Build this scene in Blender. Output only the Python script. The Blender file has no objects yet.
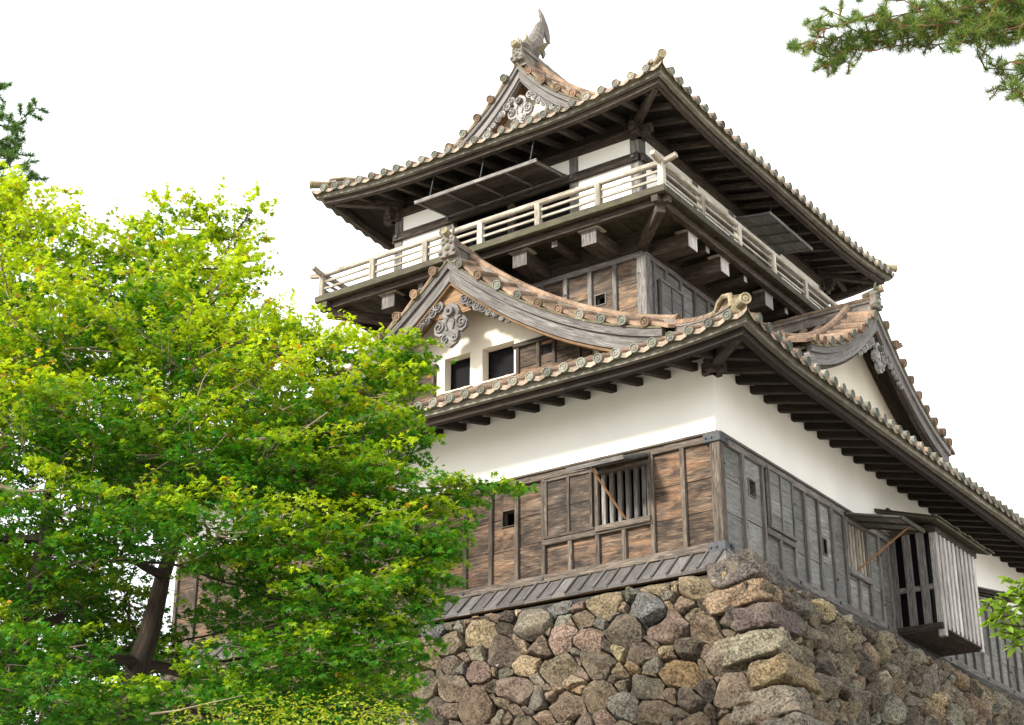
import bpy, math, random
import numpy as np
from mathutils import Vector, Matrix, noise as mnoise

rnd = random.Random(7)
R = math.radians
PI = math.pi

# ------------------------------------------------------------------ camera
SC = bpy.context.scene
COL = SC.collection
CAM = Vector((11.2505, -21.6515, -7.3785))
cam_d = bpy.data.cameras.new('camera')
cam = bpy.data.objects.new('camera', cam_d)
COL.objects.link(cam)
SC.camera = cam
cam_d.sensor_width = 36.0
cam_d.lens = 1670.0 / 1024.0 * 36.0
cam_d.clip_start = 0.1
cam_d.clip_end = 6000
cam.location = CAM
cam.rotation_euler = (R(90 + 23.4), 0, R(34.9))

# ------------------------------------------------------------------ sky, sun, exposure
SUN_TO = Vector((-0.36, -1.0, 0.60)).normalized()
sun_el = math.asin(SUN_TO.z)
sun_az = math.atan2(SUN_TO.x, SUN_TO.y)
W = bpy.data.worlds.new('World')
SC.world = W
W.use_nodes = True
wn = W.node_tree
wn.nodes.clear()
wo = wn.nodes.new('ShaderNodeOutputWorld')
bg = wn.nodes.new('ShaderNodeBackground')
sky = wn.nodes.new('ShaderNodeTexSky')
sky.sky_type = 'NISHITA'
sky.sun_disc = False
sky.sun_elevation = sun_el
sky.sun_rotation = sun_az
sky.air_density = 1.0
sky.dust_density = 3.0
mx = wn.nodes.new('ShaderNodeMix')
mx.data_type = 'RGBA'
mx.inputs['Factor'].default_value = 0.9          # a thin white overcast in front of the blue
wn.links.new(sky.outputs[0], mx.inputs['A'])
mx.inputs['B'].default_value = (8.6, 8.8, 9.0, 1)
wn.links.new(mx.outputs['Result'], bg.inputs['Color'])
bg.inputs['Strength'].default_value = 0.115
wn.links.new(bg.outputs[0], wo.inputs['Surface'])

sun_d = bpy.data.lights.new('sun', 'SUN')
sun_d.energy = 3.6
sun_d.angle = R(10.0)
sun_d.color = (1.0, 0.95, 0.86)
sun = bpy.data.objects.new('sun', sun_d)
COL.objects.link(sun)
sun.rotation_euler = SUN_TO.to_track_quat('Z', 'Y').to_euler()
sun.location = (0, 0, 40)

SC.view_settings.view_transform = 'Standard'
SC.view_settings.look = 'None'
SC.view_settings.exposure = 1.13
SC.view_settings.gamma = 1.0
SC.view_settings.use_curve_mapping = False
SC.render.engine = 'CYCLES'
SC.cycles.max_bounces = 8
SC.cycles.diffuse_bounces = 4
SC.cycles.transmission_bounces = 4
SC.cycles.transparent_max_bounces = 4

# ------------------------------------------------------------------ mesh builder
class MB:
    """Collects faces with a per-corner uv (u along the grain, metres) and a per-face random number."""
    def __init__(self):
        self.v = []; self.f = []; self.uv = []; self.r = []; self.c = []; self.m = []
    def face(self, pts, uvs=None, r=0.5, c=None, m=0):
        n = len(self.v)
        self.v.extend([tuple(p) for p in pts])
        self.f.append(tuple(range(n, n + len(pts))))
        self.uv.append(uvs if uvs else [(0.0, 0.0)] * len(pts))
        self.r.append(r); self.c.append(c or (1, 1, 1)); self.m.append(m)
    def prism(self, r0, r1, r=None, cap=True, m=0, uo=0.0):
        """two matching loops -> closed prism, grain along it"""
        if r is None: r = rnd.random()
        n = len(r0); b = len(self.v)
        self.v.extend([tuple(p) for p in r0]); self.v.extend([tuple(p) for p in r1])
        Ln = (Vector(r1[0]) - Vector(r0[0])).length
        acc = [0.0]
        for i in range(n):
            acc.append(acc[-1] + (Vector(r0[(i + 1) % n]) - Vector(r0[i])).length)
        for i in range(n):
            j = (i + 1) % n
            self.f.append((b + i, b + j, b + n + j, b + n + i))
            self.uv.append([(uo, acc[i]), (uo, acc[i + 1]), (uo + Ln, acc[i + 1]), (uo + Ln, acc[i])])
            self.r.append(r); self.c.append((1, 1, 1)); self.m.append(m)
        if cap:
            c0 = Vector(r0[0])
            for (lp, off, rev) in ((r0, b, True), (r1, b + n, False)):
                idx = [off + i for i in range(n)]
                ax = (Vector(lp[1]) - Vector(lp[0])).normalized()
                uvs = []
                for p in lp:
                    d = Vector(p) - Vector(lp[0])
                    uvs.append((d.dot(ax) * .25, (d - ax * d.dot(ax)).length))
                if rev: idx = idx[::-1]; uvs = uvs[::-1]
                self.f.append(tuple(idx)); self.uv.append(uvs); self.r.append(r); self.c.append((1, 1, 1)); self.m.append(m)
    def beam(self, p0, p1, w, h, up=(0, 0, 1), ch=0.008, r=None, m=0):
        p0 = Vector(p0); p1 = Vector(p1)
        d = (p1 - p0).normalized(); up = Vector(up)
        s = d.cross(up)
        if s.length < 1e-5: s = d.cross(Vector((1, 0, 0)))
        s.normalize(); t = s.cross(d).normalized()
        a = w / 2; b = h / 2; c = min(ch, a * .4, b * .4)
        prof = [(-a + c, -b), (a - c, -b), (a, -b + c), (a, b - c), (a - c, b), (-a + c, b), (-a, b - c), (-a, -b + c)]
        self.prism([p0 + s * x + t * y for x, y in prof], [p1 + s * x + t * y for x, y in prof], r, m=m)
    def box(self, x0, x1, y0, y1, z0, z1, g=0, r=None, ch=0.008, m=0):
        x0, x1 = min(x0, x1), max(x0, x1); y0, y1 = min(y0, y1), max(y0, y1)
        cx, cy, cz = (x0 + x1) / 2, (y0 + y1) / 2, (z0 + z1) / 2
        if g == 0: self.beam((x0, cy, cz), (x1, cy, cz), y1 - y0, z1 - z0, (0, 0, 1), ch, r, m)
        elif g == 1: self.beam((cx, y0, cz), (cx, y1, cz), x1 - x0, z1 - z0, (0, 0, 1), ch, r, m)
        else: self.beam((cx, cy, z0), (cx, cy, z1), y1 - y0, x1 - x0, (1, 0, 0), ch, r, m)
    def tube(self, pts, rad, seg=8, cap=True, r=None, m=0, a0=0, a1=2 * PI, up=(0, 0, 1)):
        if r is None: r = rnd.random()
        pts = [Vector(p) for p in pts]
        if not hasattr(rad, '__len__'): rad = [rad] * len(pts)
        full = abs(a1 - a0 - 2 * PI) < 1e-4
        nn = seg if full else seg + 1
        rings = []; L = 0; Ls = []
        for i, p in enumerate(pts):
            d = (pts[min(i + 1, len(pts) - 1)] - pts[max(i - 1, 0)])
            if d.length < 1e-7: d = Vector((0, 0, 1))
            d.normalize()
            if i == 0:
                s = d.cross(Vector(up))
                if s.length < 1e-2: s = d.cross(Vector((1, 0, 0)))
            else: s = s_prev - d * s_prev.dot(d)
            if s.length < 1e-4: s = d.orthogonal()
            s.normalize(); t = s.cross(d); s_prev = s.copy()
            rings.append([p + (s * math.cos(a0 + (a1 - a0) * k / seg) + t * math.sin(a0 + (a1 - a0) * k / seg)) * rad[i] for k in range(nn)])
            if i: L += (p - pts[i - 1]).length
            Ls.append(L)
        b = len(self.v)
        for rg in rings: self.v.extend([tuple(q) for q in rg])
        for i in range(len(pts) - 1):
            for k in range(seg):
                k2 = (k + 1) % nn
                self.f.append((b + i * nn + k, b + i * nn + k2, b + (i + 1) * nn + k2, b + (i + 1) * nn + k))
                c0 = k * rad[i] * .8; c1 = (k + 1) * rad[i] * .8
                self.uv.append([(Ls[i], c0), (Ls[i], c1), (Ls[i + 1], c1), (Ls[i + 1], c0)])
                self.r.append(r); self.c.append((1, 1, 1)); self.m.append(m)
        if cap:
            for off in (0, (len(pts) - 1) * nn):
                self.f.append(tuple(b + off + k for k in range(nn)))
                self.uv.append([(0, 0)] * nn); self.r.append(r); self.c.append((1, 1, 1)); self.m.append(m)
    def grid(self, P, r=0.5, m=0, us=1.0):
        """P: list of rows of points"""
        b = len(self.v); nr = len(P); nc = len(P[0])
        for row in P: self.v.extend([tuple(q) for q in row])
        for i in range(nr - 1):
            for j in range(nc - 1):
                self.f.append((b + i * nc + j, b + i * nc + j + 1, b + (i + 1) * nc + j + 1, b + (i + 1) * nc + j))
                self.uv.append([(P[i][j][0] if 0 else j * us, i * us), ((j + 1) * us, i * us), ((j + 1) * us, (i + 1) * us), (j * us, (i + 1) * us)])
                self.r.append(r); self.c.append((1, 1, 1)); self.m.append(m)
    def disc(self, c, nrm, rad, depth=0.03, seg=12, m=0):
        """round eave-end: short cylinder with a raised rim, a ring and a boss"""
        c = Vector(c); n = Vector(nrm).normalized()
        s = n.cross(Vector((0, 0, 1))).normalized(); t = s.cross(n)
        r = rnd.random()
        def ring(rr, d): return [c + n * d + (s * math.cos(2 * PI * k / seg) + t * math.sin(2 * PI * k / seg)) * rr for k in range(seg)]
        prof = [(rad, -depth), (rad, 0.006), (rad * .8, 0.006), (rad * .76, -0.008), (rad * .5, -0.008), (rad * .42, .003), (rad * .2, .003), (rad * .16, -.006)]
        b = len(self.v)
        for rr, d in prof: self.v.extend([tuple(q) for q in ring(rr, d)])
        for i in range(len(prof) - 1):
            for k in range(seg):
                k2 = (k + 1) % seg
                self.f.append((b + i * seg + k, b + i * seg + k2, b + (i + 1) * seg + k2, b + (i + 1) * seg + k))
                self.uv.append([(0, 0)] * 4); self.r.append(r); self.c.append((1, 1, 1)); self.m.append(m)
        self.f.append(tuple(b + (len(prof) - 1) * seg + k for k in range(seg)))
        self.uv.append([(0, 0)] * seg); self.r.append(r); self.c.append((1, 1, 1)); self.m.append(m)
    def build(self, name, mats, parent=None, smooth=False, recalc=True):
        me = bpy.data.meshes.new(name)
        me.from_pydata([tuple(map(float, p)) for p in self.v], [], self.f)
        uvl = me.uv_layers.new(name='UVMap')
        flat = [x for f in self.uv for p in f for x in p]
        uvl.data.foreach_set('uv', flat)
        a = me.attributes.new('rnd', 'FLOAT', 'FACE')
        a.data.foreach_set('value', self.r)
        if any(c != (1, 1, 1) for c in self.c):
            a = me.attributes.new('tint', 'FLOAT_COLOR', 'FACE')
            a.data.foreach_set('color', [x for c in self.c for x in (c[0], c[1], c[2], 1.0)])
        if not isinstance(mats, (list, tuple)): mats = [mats]
        for m in mats: me.materials.append(m)
        if len(mats) > 1: me.polygons.foreach_set('material_index', self.m)
        if smooth: me.polygons.foreach_set('use_smooth', [True] * len(self.f))
        me.update()
        if recalc:
            import bmesh
            bm = bmesh.new(); bm.from_mesh(me)
            bmesh.ops.recalc_face_normals(bm, faces=bm.faces)
            bm.to_mesh(me); bm.free()
        if smooth:
            me.set_sharp_from_angle(angle=R(50))
        o = bpy.data.objects.new(name, me)
        COL.objects.link(o)
        if parent is not None: o.parent = parent
        return o

def thing(name, label, cat, loc=(0, 0, 0), group=None, kind=None):
    o = bpy.data.objects.new(name, None)
    COL.objects.link(o)
    o.empty_display_size = .3
    o['label'] = label; o['category'] = cat
    if group: o['group'] = group
    if kind: o['kind'] = kind
    return o

def holder(name, parent, label=None):
    o = bpy.data.objects.new(name, None)
    COL.objects.link(o); o.parent = parent
    if label: o['label'] = label
    return o

# ------------------------------------------------------------------ materials
def nodes(name):
    m = bpy.data.materials.new(name); m.use_nodes = True
    nt = m.node_tree; nt.nodes.clear()
    out = nt.nodes.new('ShaderNodeOutputMaterial')
    b = nt.nodes.new('ShaderNodeBsdfPrincipled')
    nt.links.new(b.outputs[0], out.inputs['Surface'])
    return m, nt, b, out
def N(nt, t, **kw):
    n = nt.nodes.new(t)
    for k, v in kw.items(): setattr(n, k, v)
    return n
def ramp(nt, stops, interp='LINEAR'):
    n = nt.nodes.new('ShaderNodeValToRGB')
    cr = n.color_ramp; cr.interpolation = interp
    while len(cr.elements) < len(stops): cr.elements.new(.5)
    for e, (p, c) in zip(cr.elements, stops):
        e.position = p; e.color = (c[0], c[1], c[2], 1) if hasattr(c, '__len__') else (c, c, c, 1)
    return n
def mixc(nt, a, b, fac, mode='MIX'):
    n = nt.nodes.new('ShaderNodeMix'); n.data_type = 'RGBA'; n.blend_type = mode
    for s, v in (('A', a), ('B', b), ('Factor', fac)):
        i = n.inputs[s]
        if isinstance(v, bpy.types.NodeSocket): nt.links.new(v, i)
        elif s == 'Factor': i.default_value = v
        else: i.default_value = (v[0], v[1], v[2], 1)
    return n.outputs['Result']
def noise(nt, vec, scale, detail=6, rough=.6, dist=0.0):
    n = N(nt, 'ShaderNodeTexNoise')
    n.inputs['Scale'].default_value = scale; n.inputs['Detail'].default_value = detail
    n.inputs['Roughness'].default_value = rough; n.inputs['Distortion'].default_value = dist
    if vec is not None: nt.links.new(vec, n.inputs['Vector'])
    return n.outputs['Fac']
def bump(nt, h, b, strength=.4, dist=.01):
    n = N(nt, 'ShaderNodeBump')
    n.inputs['Strength'].default_value = strength; n.inputs['Distance'].default_value = dist
    nt.links.new(h, n.inputs['Height']); nt.links.new(n.outputs[0], b.inputs['Normal'])
def rand_attr(nt):
    a = N(nt, 'ShaderNodeAttribute', attribute_name='rnd'); return a.outputs['Fac']

def wood(name, dark, mid, light, stain=(.03, .025, .02), stain_amt=.6, rough=.85, bmp=.5, moss=0.0, warm=None, gs=(2.2, 34), gd=1.4):
    m, nt, b, _ = nodes(name)
    uv = N(nt, 'ShaderNodeUVMap', uv_map='UVMap')
    r = rand_attr(nt)
    off = N(nt, 'ShaderNodeCombineXYZ')
    mu = N(nt, 'ShaderNodeMath', operation='MULTIPLY'); mu.inputs[1].default_value = 57.0
    nt.links.new(r, mu.inputs[0]); nt.links.new(mu.outputs[0], off.inputs[0]); nt.links.new(mu.outputs[0], off.inputs[2]); nt.links.new(mu.outputs[0], off.inputs[1])
    add = N(nt, 'ShaderNodeVectorMath', operation='ADD')
    nt.links.new(uv.outputs[0], add.inputs[0]); nt.links.new(off.outputs[0], add.inputs[1])
    def mapped(sx, sy):
        mp = N(nt, 'ShaderNodeMapping'); mp.inputs['Scale'].default_value = (sx, sy, 1)
        nt.links.new(add.outputs[0], mp.inputs['Vector']); return mp.outputs[0]
    grain = noise(nt, mapped(*gs), 1.0, 9, .68, gd)
    cloud = noise(nt, mapped(1.6, 4.5), 1.0, 5, .6, 1.0)
    fine = noise(nt, mapped(7, 130), 1.0, 4, .6, .3)
    rp = ramp(nt, [(.36, dark), (.5, mid), (.64, light)])
    nt.links.new(grain, rp.inputs[0])
    c = rp.outputs[0]
    if warm:
        wr = ramp(nt, [(.42, 0), (.62, 1)]); nt.links.new(cloud, wr.inputs[0])
        rr = ramp(nt, [(.35, .15), (.75, 1)]); nt.links.new(r, rr.inputs[0])
        mm = N(nt, 'ShaderNodeMath', operation='MULTIPLY'); nt.links.new(wr.outputs[0], mm.inputs[0]); nt.links.new(rr.outputs[0], mm.inputs[1])
        wc = ramp(nt, [(.3, tuple(x * .55 for x in warm)), (.6, warm)]); nt.links.new(grain, wc.inputs[0])
        c = mixc(nt, c, wc.outputs[0], mm.outputs[0])
    st = ramp(nt, [(.35, 1), (.58, 0)]); nt.links.new(noise(nt, mapped(1.1, 3.2), 1.3, 6, .7, .8), st.inputs[0])
    sm = N(nt, 'ShaderNodeMath', operation='MULTIPLY'); nt.links.new(st.outputs[0], sm.inputs[0]); sm.inputs[1].default_value = stain_amt
    c = mixc(nt, c, stain, sm.outputs[0])
    # per piece value
    vr = ramp(nt, [(0, .68), (1, 1.25)]); nt.links.new(r, vr.inputs[0])
    c = mixc(nt, c, vr.outputs[0], 1.0, 'MULTIPLY')
    fr = ramp(nt, [(.35, .6), (.6, 1.12)]); nt.links.new(fine, fr.inputs[0])
    c = mixc(nt, c, fr.outputs[0], .8, 'MULTIPLY')
    if moss:
        geo = N(nt, 'ShaderNodeNewGeometry')
        mn = ramp(nt, [(.45, 0), (.62, 1)]); nt.links.new(noise(nt, geo.outputs['Position'], 5.0, 6, .7), mn.inputs[0])
        ms = N(nt, 'ShaderNodeMath', operation='MULTIPLY'); nt.links.new(mn.outputs[0], ms.inputs[0]); ms.inputs[1].default_value = moss
        c = mixc(nt, c, (.075, .078, .035), ms.outputs[0])
    nt.links.new(c, b.inputs['Base Color'])
    b.inputs['Roughness'].default_value = rough
    b.inputs['Specular IOR Level'].default_value = .25
    sumn = N(nt, 'ShaderNodeMath', operation='ADD'); nt.links.new(grain, sumn.inputs[0]); nt.links.new(fine, sumn.inputs[1])
    bump(nt, sumn.outputs[0], b, bmp, .008)
    return m

M = {}
M['board_brown'] = wood('weathered brown boards', (.026, .019, .014), (.098, .068, .048), (.23, .165, .112), warm=(.22, .125, .072), stain=(.024, .019, .016), stain_amt=1.0, gs=(1.3, 13), gd=2.6)
M['board_grey'] = wood('silver grey boards', (.10, .10, .095), (.19, .192, .182), (.28, .28, .265), stain=(.09, .09, .083), stain_amt=.45)
M['board_mid'] = wood('grey brown boards', (.035, .028, .022), (.10, .077, .06), (.22, .17, .13), warm=(.27, .17, .10), stain=(.03, .024, .02), stain_amt=.95, gs=(1.3, 13), gd=2.6)
M['post_grey'] = wood('grey weathered posts', (.07, .066, .062), (.17, .158, .146), (.29, .27, .25), stain=(.06, .05, .045), stain_amt=.45)
M['post_brown'] = wood('brown grey posts', (.04, .032, .027), (.11, .088, .07), (.21, .175, .14), stain_amt=.5)
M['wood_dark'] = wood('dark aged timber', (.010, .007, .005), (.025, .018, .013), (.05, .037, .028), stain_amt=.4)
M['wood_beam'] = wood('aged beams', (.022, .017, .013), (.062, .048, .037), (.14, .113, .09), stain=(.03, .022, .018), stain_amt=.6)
M['wood_rail'] = wood('pale bleached railing', (.2, .17, .13), (.42, .385, .32), (.55, .515, .44), stain=(.13, .10, .07), stain_amt=.6)
M['wood_pale'] = wood('bleached end grain', (.25, .23, .21), (.46, .43, .4), (.62, .6, .56), stain=(.1, .08, .07), stain_amt=.35)
M['wood_barge'] = wood('silvery bargeboards', (.05, .045, .042), (.14, .13, .122), (.25, .238, .225), stain=(.07, .06, .055), stain_amt=.5)
M['wood_orange'] = wood('fresh brown soffit wood', (.13, .075, .035), (.27, .165, .085), (.4, .26, .15), stain_amt=.4)
M['wood_moss'] = wood('mossy floor edge', (.05, .045, .03), (.065, .056, .04), (.11, .095, .068), stain=(.022, .02, .015), stain_amt=.7, moss=.55)
M['fascia'] = wood('weathered eave board', (.14, .13, .105), (.27, .25, .21), (.4, .37, .32), stain=(.09, .075, .055), stain_amt=.5, moss=.35)
M['carving'] = wood('grey carved wood', (.06, .056, .053), (.15, .142, .135), (.24, .23, .22), stain_amt=.4)
M['carving_pale'] = wood('pale carved wood', (.14, .13, .125), (.27, .26, .25), (.38, .37, .36), stain=(.12, .11, .10), stain_amt=.3)
M['barge_pale'] = wood('pale bleached bargeboard', (.09, .082, .078), (.19, .178, .17), (.28, .265, .25), stain=(.10, .09, .08), stain_amt=.3)
M['pole'] = wood('orange brown prop pole', (.2, .1, .045), (.33, .17, .08), (.42, .24, .12), stain_amt=.2)

def plaster(name, col, grime):
    m, nt, b, _ = nodes(name)
    geo = N(nt, 'ShaderNodeNewGeometry')
    n1 = noise(nt, geo.outputs['Position'], .9, 6, .6)
    mp = N(nt, 'ShaderNodeMapping'); mp.inputs['Scale'].default_value = (3.5, 3.5, .6)
    nt.links.new(geo.outputs['Position'], mp.inputs['Vector'])
    n2 = noise(nt, mp.outputs[0], 1.6, 6, .65)
    r1 = ramp(nt, [(.35, 0), (.75, 1)]); nt.links.new(n1, r1.inputs[0])
    r2 = ramp(nt, [(.5, 0), (.85, .28)]); nt.links.new(n2, r2.inputs[0])
    c = mixc(nt, col, tuple(x * .9 for x in col), r1.outputs[0])
    c = mixc(nt, c, grime, r2.outputs[0])
    nt.links.new(c, b.inputs['Base Color']); b.inputs['Roughness'].default_value = .9
    b.inputs['Specular IOR Level'].default_value = .2
    bump(nt, noise(nt, geo.outputs['Position'], 25, 5, .6), b, .12, .01)
    return m
M['plaster'] = plaster('white lime plaster', (.88, .87, .82), (.76, .74, .66))
M['plaster_warm'] = plaster('cream lime plaster', (.74, .69, .58), (.56, .5, .4))

def tile(name, ca, cb, cc, mossy=.3, rv=(.7, 1.2)):
    m, nt, b, _ = nodes(name)
    geo = N(nt, 'ShaderNodeNewGeometry'); pos = geo.outputs['Position']
    r = rand_attr(nt)
    n1 = noise(nt, pos, 2.6, 6, .65)
    rp = ramp(nt, [(.32, ca), (.5, cb), (.68, cc)]); nt.links.new(n1, rp.inputs[0])
    vr = ramp(nt, [(0, rv[0]), (1, rv[1])]); nt.links.new(r, vr.inputs[0])
    c = mixc(nt, rp.outputs[0], vr.outputs[0], 1.0, 'MULTIPLY')
    sp = ramp(nt, [(.38, .55), (.62, 1.15)]); nt.links.new(noise(nt, pos, 38, 5, .7), sp.inputs[0])
    c = mixc(nt, c, sp.outputs[0], .8, 'MULTIPLY')
    ms = ramp(nt, [(.5, 0), (.66, mossy)]); nt.links.new(noise(nt, pos, 7, 6, .7), ms.inputs[0])
    c = mixc(nt, c, (.10, .11, .045), ms.outputs[0])
    ws = ramp(nt, [(.62, 0), (.74, .6)]); nt.links.new(noise(nt, pos, 17, 5, .7), ws.inputs[0])
    c = mixc(nt, c, (.42, .42, .38), ws.outputs[0])
    nt.links.new(c, b.inputs['Base Color']); b.inputs['Roughness'].default_value = .88
    b.inputs['Specular IOR Level'].default_value = .25
    bump(nt, noise(nt, pos, 45, 5, .7), b, .5, .012)
    return m
M['tile'] = tile('stone roof tile', (.17, .14, .11), (.29, .225, .17), (.4, .29, .22))
M['tile_roll'] = tile('warm stone roll tile', (.10, .068, .046), (.22, .145, .10), (.37, .24, .165), .5)
M['tile_grey'] = tile('grey ridge tile', (.12, .105, .09), (.2, .175, .155), (.29, .24, .205), .35)
M['disc'] = tile('eave end tile', (.12, .12, .095), (.20, .21, .18), (.30, .275, .22), .35, (.55, 1.25))
M['eave_moss'] = tile('mossy tile edge', (.06, .055, .035), (.12, .105, .065), (.19, .17, .11), .8)
M['tile_gold'] = tile('warm lichen tile', (.16, .13, .08), (.28, .23, .145), (.38, .32, .21), .3)

def simple(name, col, rough=.8, metal=0.0, var=.3, sc=12):
    m, nt, b, _ = nodes(name)
    geo = N(nt, 'ShaderNodeNewGeometry')
    rp = ramp(nt, [(.3, tuple(x * (1 - var) for x in col)), (.7, tuple(x * (1 + var) for x in col))])
    nt.links.new(noise(nt, geo.outputs['Position'], sc, 5, .6), rp.inputs[0])
    nt.links.new(rp.outputs[0], b.inputs['Base Color'])
    b.inputs['Roughness'].default_value = rough; b.inputs['Metallic'].default_value = metal
    b.inputs['Specular IOR Level'].default_value = .3
    return m
M['dark'] = simple('painted interior darkness', (.005, .005, .006), .98)  # near-black colour stands in for the darkness inside the openings
M['iron'] = simple('aged iron plate', (.05, .053, .06), .7, 0)
M['soil'] = simple('packed earth between stones', (.03, .027, .022), .95, 0, .5, 6)
M['shakudani'] = wood('grey slab skirt', (.065, .06, .056), (.11, .103, .097), (.17, .158, .148), stain=(.06, .05, .045), stain_amt=.4, bmp=.3)

# stones: colour of each stone in "tint"
def stone_mat():
    m, nt, b, _ = nodes('field stone')
    geo = N(nt, 'ShaderNodeNewGeometry'); pos = geo.outputs['Position']
    t = N(nt, 'ShaderNodeAttribute', attribute_name='tint').outputs['Color']
    n1 = ramp(nt, [(.3, .42), (.7, 1.15)]); nt.links.new(noise(nt, pos, 3.2, 7, .7), n1.inputs[0])
    c = mixc(nt, t, n1.outputs[0], 1, 'MULTIPLY')
    n2 = ramp(nt, [(.42, .16), (.58, 1.3)]); nt.links.new(noise(nt, pos, 26, 8, .75), n2.inputs[0])
    c = mixc(nt, c, n2.outputs[0], .9, 'MULTIPLY')
    w = ramp(nt, [(.5, 0), (.62, .7)]); nt.links.new(noise(nt, pos, 2.1, 6, .7, .5), w.inputs[0])
    c = mixc(nt, c, mixc(nt, c, (.36, .29, .2), .4), w.outputs[0])
    g = ramp(nt, [(.6, 0), (.75, .4)]); nt.links.new(noise(nt, pos, 1.3, 6, .7), g.inputs[0])
    c = mixc(nt, c, (.13, .14, .07), g.outputs[0])
    l = ramp(nt, [(.645, 0), (.70, .75)]); nt.links.new(noise(nt, pos, 9.5, 7, .7), l.inputs[0])
    c = mixc(nt, c, (.52, .51, .46), l.outputs[0])
    nt.links.new(c, b.inputs['Base Color']); b.inputs['Roughness'].default_value = .92
    b.inputs['Specular IOR Level'].default_value = .2
    a = N(nt, 'ShaderNodeMath', operation='ADD')
    nt.links.new(noise(nt, pos, 9, 8, .75), a.inputs[0]); nt.links.new(noise(nt, pos, 42, 6, .7), a.inputs[1])
    bump(nt, a.outputs[0], b, 1.0, .06)
    return m
M['stone'] = stone_mat()

def leafmat(name, trans=.45):
    m, nt, b, out = nodes(name)
    t = N(nt, 'ShaderNodeAttribute', attribute_name='tint').outputs['Color']
    nt.links.new(t, b.inputs['Base Color']); b.inputs['Roughness'].default_value = .5
    b.inputs['Specular IOR Level'].default_value = .3
    tr = N(nt, 'ShaderNodeBsdfTranslucent')
    tc = mixc(nt, t, (1.35, 1.2, .35), 1.0, 'MULTIPLY')
    nt.links.new(tc, tr.inputs['Color'])
    ms = N(nt, 'ShaderNodeMixShader'); ms.inputs[0].default_value = trans
    nt.links.new(b.outputs[0], ms.inputs[1]); nt.links.new(tr.outputs[0], ms.inputs[2])
    nt.links.new(ms.outputs[0], out.inputs['Surface'])
    return m
M['leaf'] = leafmat('maple leaves')
M['needle'] = leafmat('pine needles', .4)
M['bark'] = wood('dark bark', (.014, .010, .008), (.04, .028, .02), (.085, .06, .045), stain_amt=.4, bmp=1.0)
M['bark_pale'] = wood('pale twig bark', (.14, .10, .07), (.24, .18, .13), (.34, .28, .2), stain_amt=.2, bmp=.6)
M['bark_red'] = wood('red pine bark', (.09, .04, .022), (.2, .09, .05), (.3, .15, .09), stain_amt=.3, bmp=1.0)

#@@STRUCT
# ------------------------------------------------------------------ ground
GZ = -9.0
g = MB()
n_ = 40
def gz(x, y):
    d = math.hypot(x, y)
    return GZ + 0.25 * mnoise.noise(Vector((x * .05, y * .05, 0))) + (0 if d < 60 else (d - 60) * .004)
xs = [(-1 if i < 0 else 1) * (abs(i) / 20) ** 2.2 * 1500 for i in range(-20, 21)]
g.grid([[(x, y, gz(x, y)) for x in xs] for y in xs], us=1)
def ground_mat():
    m, nt, b, _ = nodes('short grass and gravel')
    geo = N(nt, 'ShaderNodeNewGeometry'); pos = geo.outputs['Position']
    rp = ramp(nt, [(.30, (.16, .16, .09)), (.42, (.33, .30, .25)), (.7, (.42, .385, .33))])
    nt.links.new(noise(nt, pos, .35, 8, .7), rp.inputs[0]); nt.links.new(rp.outputs[0], b.inputs['Base Color'])
    b.inputs['Roughness'].default_value = .95; bump(nt, noise(nt, pos, 12, 6, .7), b, .6, .05)
    return m
go = g.build('ground', ground_mat()); go['kind'] = 'structure'

# ------------------------------------------------------------------ frames on walls
class FR:
    def __init__(s, o, u, n): s.o = Vector((o[0], o[1], 0)); s.u = Vector((u[0], u[1], 0)); s.n = Vector((n[0], n[1], 0))
    def P(s, u, z, n=0.0):
        p = s.o + s.u * u + s.n * n; return Vector((p.x, p.y, z))
    def box(s, mb, u0, u1, z0, z1, n0, n1, g='u', r=None, ch=.008, m=0):
        a = s.P(u0, z0, n0); b = s.P(u1, z1, n1)
        ax = {'z': 2, 'u': 0 if abs(s.u.x) > .5 else 1, 'n': 0 if abs(s.n.x) > .5 else 1}[g]
        mb.box(a.x, b.x, a.y, b.y, a.z, b.z, ax, r, ch, m)

XL, XR, YF, YB = -11.6, 0.0, 0.0, 16.4           # lower storey
LF = FR((0, 0), (-1, 0), (0, -1)); LR = FR((0, 0), (0, 1), (1, 0))
LBk = FR((0, YB), (-1, 0), (0, 1)); LLt = FR((XL, 0), (0, 1), (-1, 0))
TX0, TX1, TY0, TY1 = -8.72, -2.72, 2.67, 10.9    # tower
TF = FR((TX1, TY0), (-1, 0), (0, -1)); TR = FR((TX1, TY0), (0, 1), (1, 0))
TBk = FR((TX1, TY1), (-1, 0), (0, 1)); TLt = FR((TX0, TY0), (0, 1), (-1, 0))

keep = thing('castle_keep', 'wood and white plaster castle keep with tiered tiled roofs on the stone wall', 'castle')
keep.location = (0, 0, 0)

# ------------------------------------------------------------------ roofs
OV = 1.3
def lift(d, s, amt, span):
    if d >= span: return 0.0
    return amt * (1 - max(d, -.2) / span) ** 2 * max(0.0, 1 - s / 3.2)

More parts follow.
